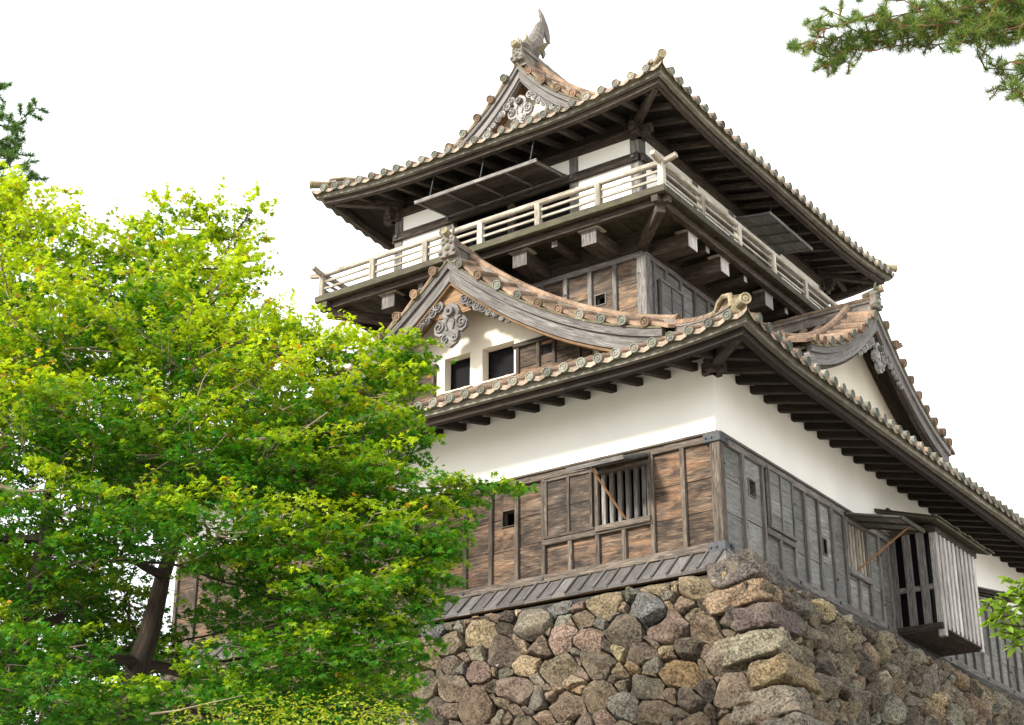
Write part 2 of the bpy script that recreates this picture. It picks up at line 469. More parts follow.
class Roof:
    def __init__(self, x0, x1, y0, y1, z0, prof, amt, span, name):
        self.x0, self.x1, self.y0, self.y1 = x0, x1, y0, y1
        self.z0 = z0; self.prof = prof; self.amt = amt; self.span = span
        self.sides = [
            (Vector((x1, y0, 0)), Vector((-1, 0, 0)), Vector((0, 1, 0)), x1 - x0),   # front
            (Vector((x1, y0, 0)), Vector((0, 1, 0)), Vector((-1, 0, 0)), y1 - y0),   # right
            (Vector((x1, y1, 0)), Vector((-1, 0, 0)), Vector((0, -1, 0)), x1 - x0),  # back
            (Vector((x0, y0, 0)), Vector((0, 1, 0)), Vector((1, 0, 0)), y1 - y0)]    # left
    def z(self, u, s, L):
        return self.z0 + self.prof(s) + lift(min(u, L - u), max(s, 0), self.amt, self.span)
    def pt(self, k, u, s, dz=0.0, du=0.0):
        o, U, S, L = self.sides[k]
        p = o + U * (u + du) + S * s
        return Vector((p.x, p.y, self.z(u, s, L) + dz))

def roof_tiles(rf, smax, pitch, name, parent, rr=.078, skip=()):
    rolls = MB(); pans = MB(); discs = rolls
    for k in range(4):
        o, U, S, L = rf.sides[k]
        fine = k < 2
        n = int(round(L / pitch)); p = L / n
        for i in range(n + 1):
            u = i * p
            if 0 < i < n:
                sm = smax(k, u, L)
                if sm > .05:
                    ns = max(1, int(math.ceil((sm + .04) / .33)))
                    seg = 6 if fine else 4
                    ur = u + rnd.uniform(-.008, .008)
                    prev = None
                    tr = rnd.random()
                    for j in range(ns):
                        sa = -.04 + j * .33; sb = min(sm, sa + .33)
                        if sb <= sa: break
                        ra = rr * 1.06; rb = rr * .93
                        jz = rnd.uniform(-.004, .004)
                        L0 = []; L1 = []
                        for q in range(seg + 1):
                            a = PI * (-.08 + 1.16 * q / seg)
                            L0.append(rf.pt(k, ur, sa, .035 + jz + ra * math.sin(a), ra * math.cos(a)))
                            L1.append(rf.pt(k, ur, sb, .035 + jz + rb * math.sin(a), rb * math.cos(a)))
                        t = min(1, max(0, tr * .5 + rnd.random() * .5))
                        for q in range(seg):
                            rolls.face([L0[q], L0[q + 1], L1[q + 1], L1[q]], r=t)
                        rolls.face(L0, r=t)      # lip
                    if fine:
                        c = rf.pt(k, ur, -.04, .035 + rr * .1)
                        discs.disc(c - S * .008, -S + Vector((0, 0, rnd.uniform(-.12, .05))) + U * rnd.uniform(-.06, .06), rr * rnd.uniform(1.0, 1.12), .05, 12, m=1)
            if i < n:
                # pan strip, five lateral points, stepped courses
                us = [u + p * w for w in (.0, .2, .5, .8, 1.0)]
                sag = [.03, -.004, -.022, -.004, .03]
                sms = [max(smax(k, uu, L), 0.0) for uu in us]
                sm = max(sms)
                ns = max(1, int(math.ceil(sm / .27)))
                if not fine: ns = max(1, int(math.ceil(sm / .8)))
                st = .27 if fine else .8
                for j in range(ns):
                    t = rnd.random()
                    A = []; B = []
                    for uu, sg, s_ in zip(us, sag, sms):
                        sa = min(j * st, s_); sb = min((j + 1) * st, s_)
                        A.append(rf.pt(k, uu, sa, sg + .028)); B.append(rf.pt(k, uu, sb, sg))
                    for q in range(4):
                        pans.face([A[q], A[q + 1], B[q + 1], B[q]], r=t)
                    C = [Vector((a.x, a.y, a.z - .034)) for a in A]
                    for q in range(4): pans.face([C[q], C[q + 1], A[q + 1], A[q]], r=t)
                # thick drooping front lip of the eave pan
                A = [rf.pt(k, uu, -.0, sg + .028) for uu, sg in zip(us, sag)]
                A2 = [rf.pt(k, uu, -.02, sg + .02 - (.045 + .03 * math.sin(PI * w))) for uu, sg, w in zip(us, sag, (0, .2, .5, .8, 1))]
                for q in range(4): pans.face([A[q], A[q + 1], A2[q + 1], A2[q]], r=rnd.random())
    root = rolls.build(name, [M['tile_roll'], M['disc']], parent)
    pans.build('pan_tile_bed', M['tile'], root)
    return root

def eave_strip(rf, i0, i1, za, zb, name, mat, parent, liftk=1.0):
    """a board all round the eave between insets i0<i1 and heights za<zb (relative to z0)"""
    mb = MB()
    for k in range(4):
        o, U, S, L = rf.sides[k]
        nseg = 26 if k < 2 else 10
        loops = []
        for j in range(nseg + 1):
            t = j / nseg
            lp = []
            for (ii, zz) in ((i0, za), (i1, za), (i1, zb), (i0, zb)):
                u = ii + (L - 2 * ii) * t
                p = o + U * u + S * ii
                lp.append(Vector((p.x, p.y, rf.z0 + zz + liftk * lift(min(u, L - u), 0, rf.amt, rf.span))))
            loops.append(lp)
        r = rnd.random()
        for j in range(nseg):
            if j % 6 == 0: r = rnd.random()
            mb.prism(loops[j], loops[j + 1], r, cap=(j in (0, nseg - 1)), uo=j * L / nseg)
    return mb.build(name, mat, parent)

def soffit(rf, ov, zwall, zout, iout, name, mat, parent):
    mb = MB()
    for k in range(4):
        o, U, S, L = rf.sides[k]
        nu = 60
        for j in range(nu):
            P = []
            for (jj, ins) in ((j, iout), (j + 1, iout), (j + 1, ov + .12), (j, ov + .12)):
                u = ins + (L - 2 * ins) * jj / nu
                p = o + U * u + S * ins
                zz = zout if ins == iout else zwall
                P.append(Vector((p.x, p.y, zz + lift(min(u, L - u), ins * 1.1, rf.amt, rf.span))))
            a = j * L / nu
            mb.face(P, [(a, 0), (a + L / nu, 0), (a + L / nu, 1.2), (a, 1.2)], r=(k + 1) * .2)
    return mb.build(name, mat, parent, recalc=False)

def rafters(rf, frs, ov, step, w, h, zwall, zout, nout, parent, mat, cover=.35):
    """frs: list of (frame, length along u, side index)"""
    for fr, Lu, k, full in frs:
        o, U, S, L = rf.sides[k]
        u = step * .5 - ov + .35
        while u < Lu + ov - .3:
            d = min(u, Lu - u) + ov
            inner = 0.0 if 0 <= u <= Lu else (-u if u < 0 else u - Lu)
            if inner + .1 < nout and (full is None or full[0] <= u <= full[1]):
                lo = lift(d, ov - nout, rf.amt, rf.span); li = lift(d, ov, rf.amt, rf.span)
                n0 = inner - .25 if inner == 0 else inner
                tt = (n0) / nout if nout else 0
                zi = zwall + (zout - zwall) * max(0, tt) + li
                mb = MB()
                jit = rnd.uniform(-.012, .012)
                mb.beam(fr.P(u + jit, zi + h / 2, n0), fr.P(u + jit, zout + lo + h / 2, nout + rnd.uniform(-.02, .02)), w, h, (0, 0, 1), .012)
                mb.build('rafter', mat, parent)
            u += step

def hip_ridge(rf, k, flip, s0, s1, parent, oni=True, scale=1.0):
    """ridge up the corner between side k (at u=0 or u=L) and its neighbour"""
    o, U, S, L = rf.sides[k]
    def C(s, dz, lat=0.0):
        u = s if not flip else L - s
        p = rf.pt(k, u, s, dz)
        lv = (S - U * (-1 if flip else 1)).normalized()
        lv = (U * (-1 if flip else 1) - S).normalized()
        return p + lv * lat
    mb = MB()
    ns = 14
    ss = [s0 + (s1 - s0) * i / ns for i in range(ns + 1)]
    hw = .10
    for layer, (w, za, zb) in enumerate(((.13, .02, .12), (.105, .12, .17), (.12, .17, .2))):
        loops = [[C(s, za, -w), C(s, za, w), C(s, zb, w), C(s, zb, -w)] for s in ss]
        for i in range(ns): mb.prism(loops[i], loops[i + 1], rnd.random(), cap=(i in (0, ns - 1)))
    root = mb.build('hip_ridge', M['tile_grey'], parent)
    t = MB()
    for i in range(ns * 1):
        a = ss[i]; b = ss[i + 1] + .01
        t.tube([C(a, .225), C(b, .225)], [.092, .082], 8)
    t.build('ridge_roll', M['tile_roll'], root)
    return root, C

def oni_plate(mb, P, w, h, th, m=0):
    """P(a, z, n) local->world ; stepped plate with horned outline"""
    out = [(-.5, 0), (-.62, .12), (-.5, .3), (-.42, .5), (-.5, .68), (-.36, .86), (-.14, .98), (0, 1.04), (.14, .98), (.36, .86), (.5, .68), (.42, .5), (.5, .3), (.62, .12), (.5, 0)]
    f = [P(x * w, y * h, th / 2) for x, y in out]; b = [P(x * w, y * h, -th / 2) for x, y in out]
    mb.prism(b, f, rnd.random(), m=m)

# lower roof -------------------------------------------------------------------
low = Roof(XL - OV, XR + OV, YF - OV, YB + OV, 2.985, lambda s: .44 * s + .035 * s * s, .17, 2.4, 'low')
TI = 4.02   # inset of the tower from the lower eave on front, left and right
def smax_low(k, u, L):
    m = min(u, L - u)
    lim = [TI + .1, TI + .1, YB + OV - TY1 + .1, TI + .1][k]
    return min(m, lim)
lower_roof = roof_tiles(low, smax_low, .325, 'lower_tiled_roof', keep)
eave_strip(low, .03, .20, -.045, .0, 'tile_edge', M['eave_moss'], lower_roof)
eave_strip(low, .065, .16, -.135, -.047, 'eave_board', M['fascia'], lower_roof)
eave_strip(low, .19, .30, -.245, -.08, 'lower_eave_board', M['wood_dark'], lower_roof)
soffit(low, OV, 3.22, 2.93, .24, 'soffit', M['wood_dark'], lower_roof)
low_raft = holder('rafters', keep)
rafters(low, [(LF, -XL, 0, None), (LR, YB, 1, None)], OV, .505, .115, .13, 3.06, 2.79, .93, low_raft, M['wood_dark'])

# tower roof --------------------------------------------------------------------
OT = 1.27
def prof_up(s): return .34 * s + .0033 * s ** 4
up = Roof(TX0 - OT, TX1 + OT, TY0 - OT, TY1 + OT, 9.765, prof_up, .23, 3.0, 'up')
HALF = (TX1 - TX0) / 2 + OT
GCX = (TX0 + TX1) / 2
GIN = 1.62    # how far in from the front and back eaves the gable stands
LY = up.sides[1][3]
def smax_up(k, u, L):
    m = min(u, L - u)
    if k in (0, 2): return min(m, GIN + .5)
    return HALF if m > GIN - .02 else m
upper_roof = roof_tiles(up, smax_up, .325, 'upper_tiled_roof', keep)
eave_strip(up, .03, .20, -.045, .0, 'tile_edge', M['eave_moss'], upper_roof)
eave_strip(up, .07, .16, -.125, -.047, 'eave_board', M['fascia'], upper_roof)
eave_strip(up, .19, .30, -.225, -.08, 'lower_eave_board', M['wood_beam'], upper_roof)
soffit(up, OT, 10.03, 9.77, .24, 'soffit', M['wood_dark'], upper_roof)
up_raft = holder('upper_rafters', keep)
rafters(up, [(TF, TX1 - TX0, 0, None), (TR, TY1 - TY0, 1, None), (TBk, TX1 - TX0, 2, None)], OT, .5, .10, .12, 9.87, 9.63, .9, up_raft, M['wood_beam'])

# hip rafters with corner brackets
def hip_rafter(corner, d, zin, zout, ln, w, h, mat, parent, brz, br=True):
    c = Vector((corner[0], corner[1], 0)); d = Vector((d[0], d[1], 0))
    mb = MB()
    a = c - d * .3; b = c + d * ln
    mb.beam((a.x, a.y, zin), (b.x, b.y, zout), w, h, (0, 0, 1), .015)
    o = mb.build('hip_rafter', mat, parent)
    if br:
        mb = MB()
        for ax in (Vector((d.x, 0, 0)), Vector((0, d.y, 0))):
            for q, (zz, l) in enumerate(((brz, .24), (brz - .0, .24))):
                if q: continue
                p0 = c - ax * .15 + (d - ax) * .03; p1 = c + ax * l + (d - ax) * .03
                mb.beam((p0.x, p0.y, zz), (p1.x, p1.y, zz), .13, .2, (0, 0, 1), .015)
        mb.build('corner_bracket', mat, o)
hip_rafter((0, 0), (1, -1), 3.1, 2.98, .97, .17, .2, M['wood_beam'], low_raft, 2.98)
hip_rafter((XL, 0), (-1, -1), 3.1, 2.98, .97, .17, .2, M['wood_beam'], low_raft, 2.98)
hip_rafter((TX1, TY0), (1, -1), 9.86, 9.80, .93, .14, .17, M['wood_beam'], up_raft, 9.52)
hip_rafter((TX0, TY0), (-1, -1), 9.86, 9.80, .93, .14, .17, M['wood_beam'], up_raft, 9.52)
hip_rafter((TX1, TY1), (1, 1), 9.86, 9.80, .93, .14, .17, M['wood_beam'], up_raft, 9.52)

# corner ridges and their end ornaments
def corner_end(rf, C, s, big, parent):
    """stepped ridge end, plate and the round tile that juts out"""
    mb = MB()
    d = (C(s, 0) - C(s + .5, 0)); dh = Vector((d.x, d.y, 0)).normalized(); lat = Vector((-dh.y, dh.x, 0))
    base = C(s + .22, .05)
    def P(a, z, n): return base + lat * a + Vector((0, 0, z)) + dh * n
    mb2 = MB(); oni_plate(mb2, P, .24 * big, .26 * big, .07)
    root = mb2.build('ridge_end_tile', M['tile_gold'], parent)
    for lt in (-.1, .1):
        mb.tube([C(s + 1.0, .2, lt), C(s + .8, .23, lt), C(s + .68, .36 * big, lt), C(s + .5, .41 * big, lt), C(s + .27, .36 * big, lt), C(s + .25, .16, lt)], .045 * big, 7)
    mb.tube([C(s + .72, .3 * big), C(s + .5, .36 * big), C(s + .25, .31 * big)], .06 * big, 7)
    a = C(s + .32, .17); b = C(s + .05, .13) + dh * .10 + Vector((0, 0, .06 * big))
    mb.tube([a, b], [.07, .085], 10)
    mb.disc(b + (b - a).normalized() * .004, (b - a), .09, .03)
    mb.build('jutting_round_tile', M['tile_gold'], root)

for (k, fl) in ((0, False), (0, True), (1, True), (2, True)):
    hr, C = hip_ridge(low, k, fl, .35, TI if k != 1 and k != 2 else 4.6, lower_roof)
    corner_end(low, C, .05, 1.0, lower_roof)
for (k, fl) in ((0, False), (0, True), (1, True), (2, True)):
    hr, C = hip_ridge(up, k, fl, .35, GIN + .4, upper_roof)
    corner_end(up, C, -.02, .7, upper_roof)

# ------------------------------------------------------------------ gables
def spiral(mb, P, ax, az, rad, turns, sgn, n, r=.02, start=0.0, m=0):
    pts = []
    N_ = int(14 * turns)
    for i in range(N_ + 1):
        t = i / N_
        a = start + sgn * t * turns * 2 * PI
        q = rad * (1 - .82 * t)
        pts.append(P(ax + q * math.cos(a), az + q * math.sin(a), n))
    mb.tube(pts, [r * (1 - .4 * i / N_) for i in range(N_ + 1)], 6, up=(P(0, 0, 1) - P(0, 0, 0)))

def ornament(P0, az, size, mat, parent, wings, prof, drop=.5):
    """hanging gable carving: boss, lobed pendant and two wings of scrolls"""
    def P(a, z, n): return P0(a, az + z, n)
    s = size
    out = [(0, .30), (.13, .22), (.19, .1), (.16, .0), (.30, -.03), (.37, -.14), (.34, -.27), (.24, -.33), (.17, -.30), (.19, -.42), (.13, -.52), (0, -.58)]
    full = out + [(-x, y) for x, y in out[::-1][1:-1]]
    mb = MB()
    mb.prism([P(x * s, y * s, -.05) for x, y in full], [P(x * s, y * s, .02) for x, y in full])
    root = mb.build('gable_ornament', mat, parent)
    mb = MB()
    for sg in (-1, 1):
        spiral(mb, P, sg * .25 * s, -.15 * s, .12 * s, 1.5, sg, .035, .028 * s, start=PI / 2)
        spiral(mb, P, sg * .10 * s, -.42 * s, .085 * s, 1.3, -sg, .035, .022 * s, start=PI / 2)
        mb.tube([P(sg * .05 * s, .0 * s, .03), P(sg * .1 * s, -.1 * s, .04), P(sg * .06 * s, -.24 * s, .035)], .018 * s, 6)
    mb.build('scroll_relief', mat, root, smooth=True)
    mb = MB()
    c0 = P(0, .1 * s, .02); c1 = P(0, .1 * s, .10)
    mb.tube([c0, c1], [.1 * s, .09 * s], 14)
    mb.tube([c1, P(0, .1 * s, .13)], [.04 * s, .03 * s], 8)
    mb.build('round_boss', M['carving'] , root)
    for sg in (-1, 1):
        mb = MB()
        nn = 8
        for i in range(nn):
            a = sg * (.26 + .118 * i) * s * wings
            w_ = (1 - i / nn * .6)
            bz = prof(abs(a)) - drop - .10 * w_ * s - az + .02 * (i % 2)
            ring = 10
            pl = [(a + .11 * s * w_ * math.cos(2 * PI * q / ring) * 1.1, bz + .11 * s * w_ * math.sin(2 * PI * q / ring)) for q in range(ring)]
            mb.prism([P(x, z, -.04 + .003 * i) for x, z in pl], [P(x, z, .005 + .003 * i) for x, z in pl])
            spiral(mb, P, a, bz, .085 * s * w_, 1.4, sg * (1 if i % 2 else -1), .022, .018 * s, start=rnd.random() * 6)
        mb.build('carved_wing', mat, root, smooth=False)
    return root

def gable(P, prof, amax, depth, nwall, nback, name, mats, surf=True, a_step=.44, verge_r=.085, vr=.19, ridge_h=.26, oni=1.0, hmax=None, back_surface=True, verge0=.3, ridge_end=None):
    """P(a, z, n): a lateral from the centre, n outwards from the bargeboard plane.  Everything but the wall."""
    root = holder(name, keep)
    ns = 22
    As = [amax * i / ns for i in range(ns + 1)]
    def sweep(mb, z0, z1, n0, n1, sg, taper=0.0, a_to=1.0):
        loops = []
        for a in As:
            a = a * a_to
            q = prof(a); k = 1 + taper * a / amax
            loops.append([P(sg * a, q + z0 * k, n1), P(sg * a, q + z0 * k, n0), P(sg * a, q + z1, n0), P(sg * a, q + z1, n1)])
        r = rnd.random()
        for i in range(ns): mb.prism(loops[i], loops[i + 1], r, cap=(i in (0, ns - 1)), uo=i * amax / ns)
    for sg in (-1, 1):
        mb = MB(); sweep(mb, -depth * .36, -.0, -.07, .03, sg)
        b = mb.build('bargeboard', mats['barge'], root)
        mb = MB(); sweep(mb, -depth, -depth * .36 - .003, -.13, -.02, sg)
        mb.build('lower_bargeboard', mats['barge'], b)
        mb = MB(); sweep(mb, -depth - .06, -depth - .002, -.17, -.06, sg, a_to=.97)
        mb.build('barge_trim', mats['trim'], b)
        mb = MB()
        for j in range(5):
            n1_ = -.07 + (nwall + .07) * j / 5; n0_ = -.07 + (nwall + .07) * (j + 1) / 5 + .006
            sweep(mb, -.13, -.10, n0_, n1_, sg)
        mb.build('gable_soffit', mats['soffit'], b)
        # edge tiles
        mb = MB()
        sweep(mb, .003, .045, -.2, .05, sg)
        mb.build('edge_course', M['eave_moss'], root)
        rolls = MB(); slabs = rolls; dm = rolls
        a = verge0
        while a < amax + .1:
            q = prof(min(a, amax + .2)) + .11
            f = rnd.uniform(.06, .11)
            p1 = P(sg * a, q, f); p0 = P(sg * a, q + vr, -.55)
            rolls.tube([p1, p0], [verge_r * 1.08, verge_r * .95], 10)
            dm.disc(p1 + (p1 - p0).normalized() * .012, p1 - p0, verge_r * 1.06, .04, m=(1 if rnd.random() < .3 else 0))
            a2 = a + a_step
            if a2 < amax + .35:
                zA = prof(a) + .14; zB = prof(a2) + .09
                r = rnd.random()
                lo = [P(sg * (a + .03), zA, .04), P(sg * (a + .03), zA + vr, -.52), P(sg * (a2 - .02), zB + vr + .0, -.52), P(sg * (a2 - .02), zB - .01, .04)]
                hi = [v - Vector((0, 0, .07)) for v in lo]
                slabs.prism(hi, lo, r)
            a = a2
        rolls.build('verge_tiles', [M['tile_roll'], M['disc']], root)
        # ridge that runs down behind the verge
        dr = MB(); tb = MB()
        for (w, za, zb) in ((.10, .05, .12 + vr), (.085, .12 + vr, .18 + vr)):
            loops = [[P(sg * a_, prof(a_) + za, -.55 - w), P(sg * a_, prof(a_) + za, -.55 + w), P(sg * a_, prof(a_) + zb, -.55 + w), P(sg * a_, prof(a_) + zb, -.55 - w)] for a_ in [max(x, .12) for x in As]]
            for i in range(ns): dr.prism(loops[i], loops[i + 1], rnd.random(), cap=(i in (0, ns - 1)))
        o = dr.build('descending_ridge', M['tile_grey'], root)
        pts = [P(sg * a_, prof(a_) + .21 + vr, -.55) for a_ in [max(x, .12) for x in As]]
        tb.tube(pts, .08, 8)
        tb.disc(pts[-1] + (pts[-1] - pts[-2]).normalized() * .01, pts[-1] - pts[-2], .09, .03)
        tb.build('ridge_roll', M['tile_roll'], o)
        if surf:
            rl = MB(); pn = MB(); n = -.85; pitch = .325
            ee = MB()
            while n > nback:
                q0 = .1; steps = int(amax / .33)
                for i in range(steps + 1):
                    a0 = q0 + i * .33; a1 = min(amax + .05, a0 + .33)
                    if a1 <= a0: break
                    t = rnd.random()
                    L0 = []; L1 = []
                    for q in range(7):
                        an = PI * (-.08 + 1.16 * q / 6)
                        L0.append(P(sg * a0, prof(a0) + .08 + .072 * math.sin(an), n + .072 * math.cos(an)))
                        L1.append(P(sg * a1, prof(a1) + .08 + .082 * math.sin(an), n + .082 * math.cos(an)))
                    for q in range(6): rl.face([L0[q], L0[q + 1], L1[q + 1], L1[q]], r=t)
                    rl.face(L1, r=t)
                    for q, (wa, wb, ga, gb) in enumerate(((0, .25, .03, 0), (.25, .75, 0, 0), (.75, 1, 0, .03))):
                        pn.face([P(sg * a0, prof(a0) + .03 + ga, n - pitch * wa), P(sg * a0, prof(a0) + .03 + gb, n - pitch * wb),
                                 P(sg * a1, prof(a1) + .055 + gb, n - pitch * wb), P(sg * a1, prof(a1) + .055 + ga, n - pitch * wa)], r=t)
                a1 = amax + .05
                ee.disc(P(sg * (a1 + .01), prof(a1) + .085, n), P(sg * 1, -.3, 0) - P(0, 0, 0), .088, .04)
                n -= pitch
            # solid deck below
            sweep(pn, -.05, .03, nback, -.1, sg)
            s_ = rl.build('slope_rolls', M['tile_roll'], root)
            pn.build('slope_pans', M['tile'], s_)
            ee.build('slope_end_discs', M['disc'], s_)
    # ridge
    if ridge_h:
        mb = MB(); zp = prof(0)
        re = nback if ridge_end is None else ridge_end
        for (w, za, zb) in ((.16, .0, .12), (.12, .12, ridge_h * .8), (.15, ridge_h * .8, ridge_h)):
            nn = 12
            for i in range(nn):
                n0 = -.05 + (re + .05) * i / nn; n1 = -.05 + (re + .05) * (i + 1) / nn
                mb.prism([P(-w, zp + za, n0), P(w, zp + za, n0), P(w, zp + zb, n0), P(-w, zp + zb, n0)],
                         [P(-w, zp + za, n1), P(w, zp + za, n1), P(w, zp + zb, n1), P(-w, zp + zb, n1)], rnd.random())
        mr = mb.build('main_ridge', M['tile_grey'], root)
        mb = MB(); i = 0; n = -.02
        while n > re:
            mb.tube([P(0, zp + ridge_h + .06, n), P(0, zp + ridge_h + .06, n - .33)], [.09, .08], 8); n -= .33
        mb.build('ridge_roll', M['tile_roll'], mr)
        mb = MB()
        oni_plate(mb, lambda a, z, n: P(a, zp + .1 + z, .0 + n), .34 * oni, .5 * oni, .12)
        o = mb.build('ridge_end_tile', M['tile_grey'], root)
        mb = MB()
        for (a, z, rr_) in ((0, .17, .07), (-.09, .27, .045), (.09, .27, .045), (-.16, .1, .05), (.16, .1, .05), (0, .04, .045), (-.1, .38, .04), (.1, .38, .04), (0, .33, .05)):
            p = P(a * oni, zp + .1 + z * oni, .06)
            mb.tube([p, P(a * oni, zp + .1 + z * oni, .06 + rr_ * .5 * oni), P(a * oni, zp + .1 + z * oni, .06 + rr_ * .9 * oni)], [rr_ * oni, rr_ * .85 * oni, rr_ * .3 * oni], 7)
        for sx in (-1, 1): mb.tube([P(sx * .12 * oni, zp + .1 + .44 * oni, .05), P(sx * .17 * oni, zp + .1 + .54 * oni, .08), P(sx * .13 * oni, zp + .1 + .62 * oni, .09)], [.03, .022, .008], 6)
        mb.build('face_relief', M['disc'], o, smooth=True)
        mb = MB()
        a_ = P(0, zp + .5 * oni, -.25); b_ = P(0, zp + .6 * oni, .16)
        mb.tube([a_, b_], [.065, .075], 10); mb.disc(b_ + (b_ - a_).normalized() * .004, b_ - a_, .08, .02)
        mb.build('jutting_round_tile', M['tile_gold'], o)
    return root

def gable_wall(P, prof, nwall, zb, amax, holes, mat, parent, th=.12, under=.12, name='gable_wall', a_in=None):
    """wall below the profile with rectangular holes (a0,a1,z0,z1)"""
    cuts = sorted(set([-amax, amax] + [h[0] for h in holes] + [h[1] for h in holes] + [amax * i / 9 for i in range(-9, 10)]))
    mb = MB()
    for a0, a1 in zip(cuts[:-1], cuts[1:]):
        if a1 - a0 < 1e-4: continue
        am = (a0 + a1) / 2
        hs = [h for h in holes if h[0] - 1e-4 <= am <= h[1] + 1e-4]
        t0 = prof(abs(a0)) - under; t1 = prof(abs(a1)) - under
        if max(t0, t1) <= zb + .01: continue
        t0 = max(t0, zb + .01); t1 = max(t1, zb + .01)
        segs = []
        if hs:
            h = hs[0]; segs = [(zb, zb, h[2], h[2]), (h[3], h[3], max(t0, h[3] + .01), max(t1, h[3] + .01))]
        else: segs = [(zb, zb, t0, t1)]
        for (b0, b1, c0, c1) in segs:
            mb.prism([P(a0, b0, nwall - th), P(a0, b0, nwall), P(a0, c0, nwall), P(a0, c0, nwall - th)],
                     [P(a1, b1, nwall - th), P(a1, b1, nwall), P(a1, c1, nwall), P(a1, c1, nwall - th)], .5)
    return mb.build(name, mat, parent)

# front (left face) dormer gable
gxc = -5.87; gyb = .8
def PG(a, z, n): return Vector((gxc + a, gyb - n, z))
def prof_g(a): return 6.9 - (.9 * a - .073 * a * a) if a < 5.5 else 6.9 - (.9 * 5.5 - .073 * 30.25)
g1 = gable(PG, prof_g, 4.55, .40, -.62, -2.3, 'front_gable', dict(barge=M['wood_barge'], trim=M['wood_orange'], soffit=M['wood_orange']), ridge_h=.40, oni=1.0)
NW1 = -.65
w_holes = [(-.55, .05, 4.55, 5.26), (.33, 1.05, 4.55, 5.25)]
gw = gable_wall(PG, prof_g, NW1, 4.0, 4.3, w_holes, M['plaster_warm'], g1, th=.2, name='gable_wall')
for h in w_holes:
    a0, a1, z0, z1 = h
    mb = MB(); mb.beam(PG(a0 - .03, z0 - .01, NW1 + .03), PG(a1 + .03, z0 - .01, NW1 + .03), .07, .03); wd = mb.build('gable_window', M['plaster_warm'], g1)
    mb = MB(); mb.prism([PG(a0, z0, NW1 - .5), PG(a1, z0, NW1 - .5), PG(a1, z1, NW1 - .5), PG(a0, z1, NW1 - .5)], [PG(a0, z0, NW1 - .25), PG(a1, z0, NW1 - .25), PG(a1, z1, NW1 - .25), PG(a0, z1, NW1 - .25)])
    mb.build('dark_opening', M['dark'], wd)
def gable_panel(P, a0, a1, z0, z1, n, parent, loop=None, posts=()):
    mb = MB()
    holes = [loop] if loop else []
    xs_ = [a0, a1] if not loop else [a0, loop[0], loop[1], a1]
    for x0_, x1_ in zip(xs_[:-1], xs_[1:]):
        if loop and abs(x0_ - loop[0]) < 1e-6:
            rows = [(z0, loop[2]), (loop[3], z1)]
        else: rows = [(z0, (z0 + z1) / 2), ((z0 + z1) / 2 + .004, z1)]
        for (q0, q1) in rows:
            mb.beam(P(x0_, (q0 + q1) / 2, n + .02), P(x1_, (q0 + q1) / 2, n + .02), .04, q1 - q0)
    o = mb.build('wood_panel', M['board_brown'], parent)
    mb = MB()
    mb.beam(P(a0 - .05, z1 + .03, n + .05), P(a1 + .05, z1 + .03, n + .05), .1, .09)
    for x in posts: mb.beam(P(x, z0, n + .05), P(x, z1, n + .05), .07, .06, (0, 1, 0))
    mb.build('panel_frame', M['wood_beam'], o)
    if loop:
        mb = MB(); mb.prism([P(loop[0], loop[2], n - .1), P(loop[1], loop[2], n - .1), P(loop[1], loop[3], n - .1), P(loop[0], loop[3], n - .1)],
                            [P(loop[0], loop[2], n + .004), P(loop[1], loop[2], n + .004), P(loop[1], loop[3], n + .004), P(loop[0], loop[3], n + .004)])
        mb.build('loophole', M['dark'], o)
gable_panel(PG, 1.14, 2.75, 4.2, 5.05, NW1, g1, (1.68, 1.92, 4.78, 4.98), (1.17, 1.63, 1.97, 2.5))
gable_panel(PG, -2.9, -.74, 4.2, 5.1, NW1, g1, (-1.75, -1.5, 4.75, 4.97), (-.78, -1.28, -1.8, -2.3))
ornament(lambda a, z, n: PG(a, z, n - .10), 5.78, 1.05, M['carving'], g1, 1.15, prof_g, .44)
mb = MB(); mb.prism([PG(-.42, 5.85, -.20), PG(.42, 5.85, -.20), PG(.4, 6.05, -.20), PG(0, 6.5, -.20), PG(-.4, 6.05, -.20)], [PG(-.42, 5.85, -.16), PG(.42, 5.85, -.16), PG(.4, 6.05, -.16), PG(0, 6.5, -.16), PG(-.4, 6.05, -.16)])
mb.build('apex_board', M['wood_orange'], g1)

# right face dormer gable
ryc = 6.87; rxb = .1
def PR(a, z, n): return Vector((rxb + n, ryc + a, z))
def prof_r(a): return 6.55 - (.92 * a - .107 * a * a) if a < 4.2 else 6.55 - (.92 * 4.2 - .107 * 17.64)
g2 = gable(PR, prof_r, 3.3, .34, -.55, -2.95, 'side_gable', dict(barge=M['barge_pale'], trim=M['wood_beam'], soffit=M['wood_dark']), ridge_h=.26, oni=.85, a_step=.36, vr=.12)
gable_wall(PR, prof_r, -.58, 3.6, 3.3, [], M['plaster_warm'], g2, name='gable_wall')
ornament(lambda a, z, n: PR(a, z, n - .04), 5.72, .75, M['carving_pale'], g2, 1.25, prof_r, .38)

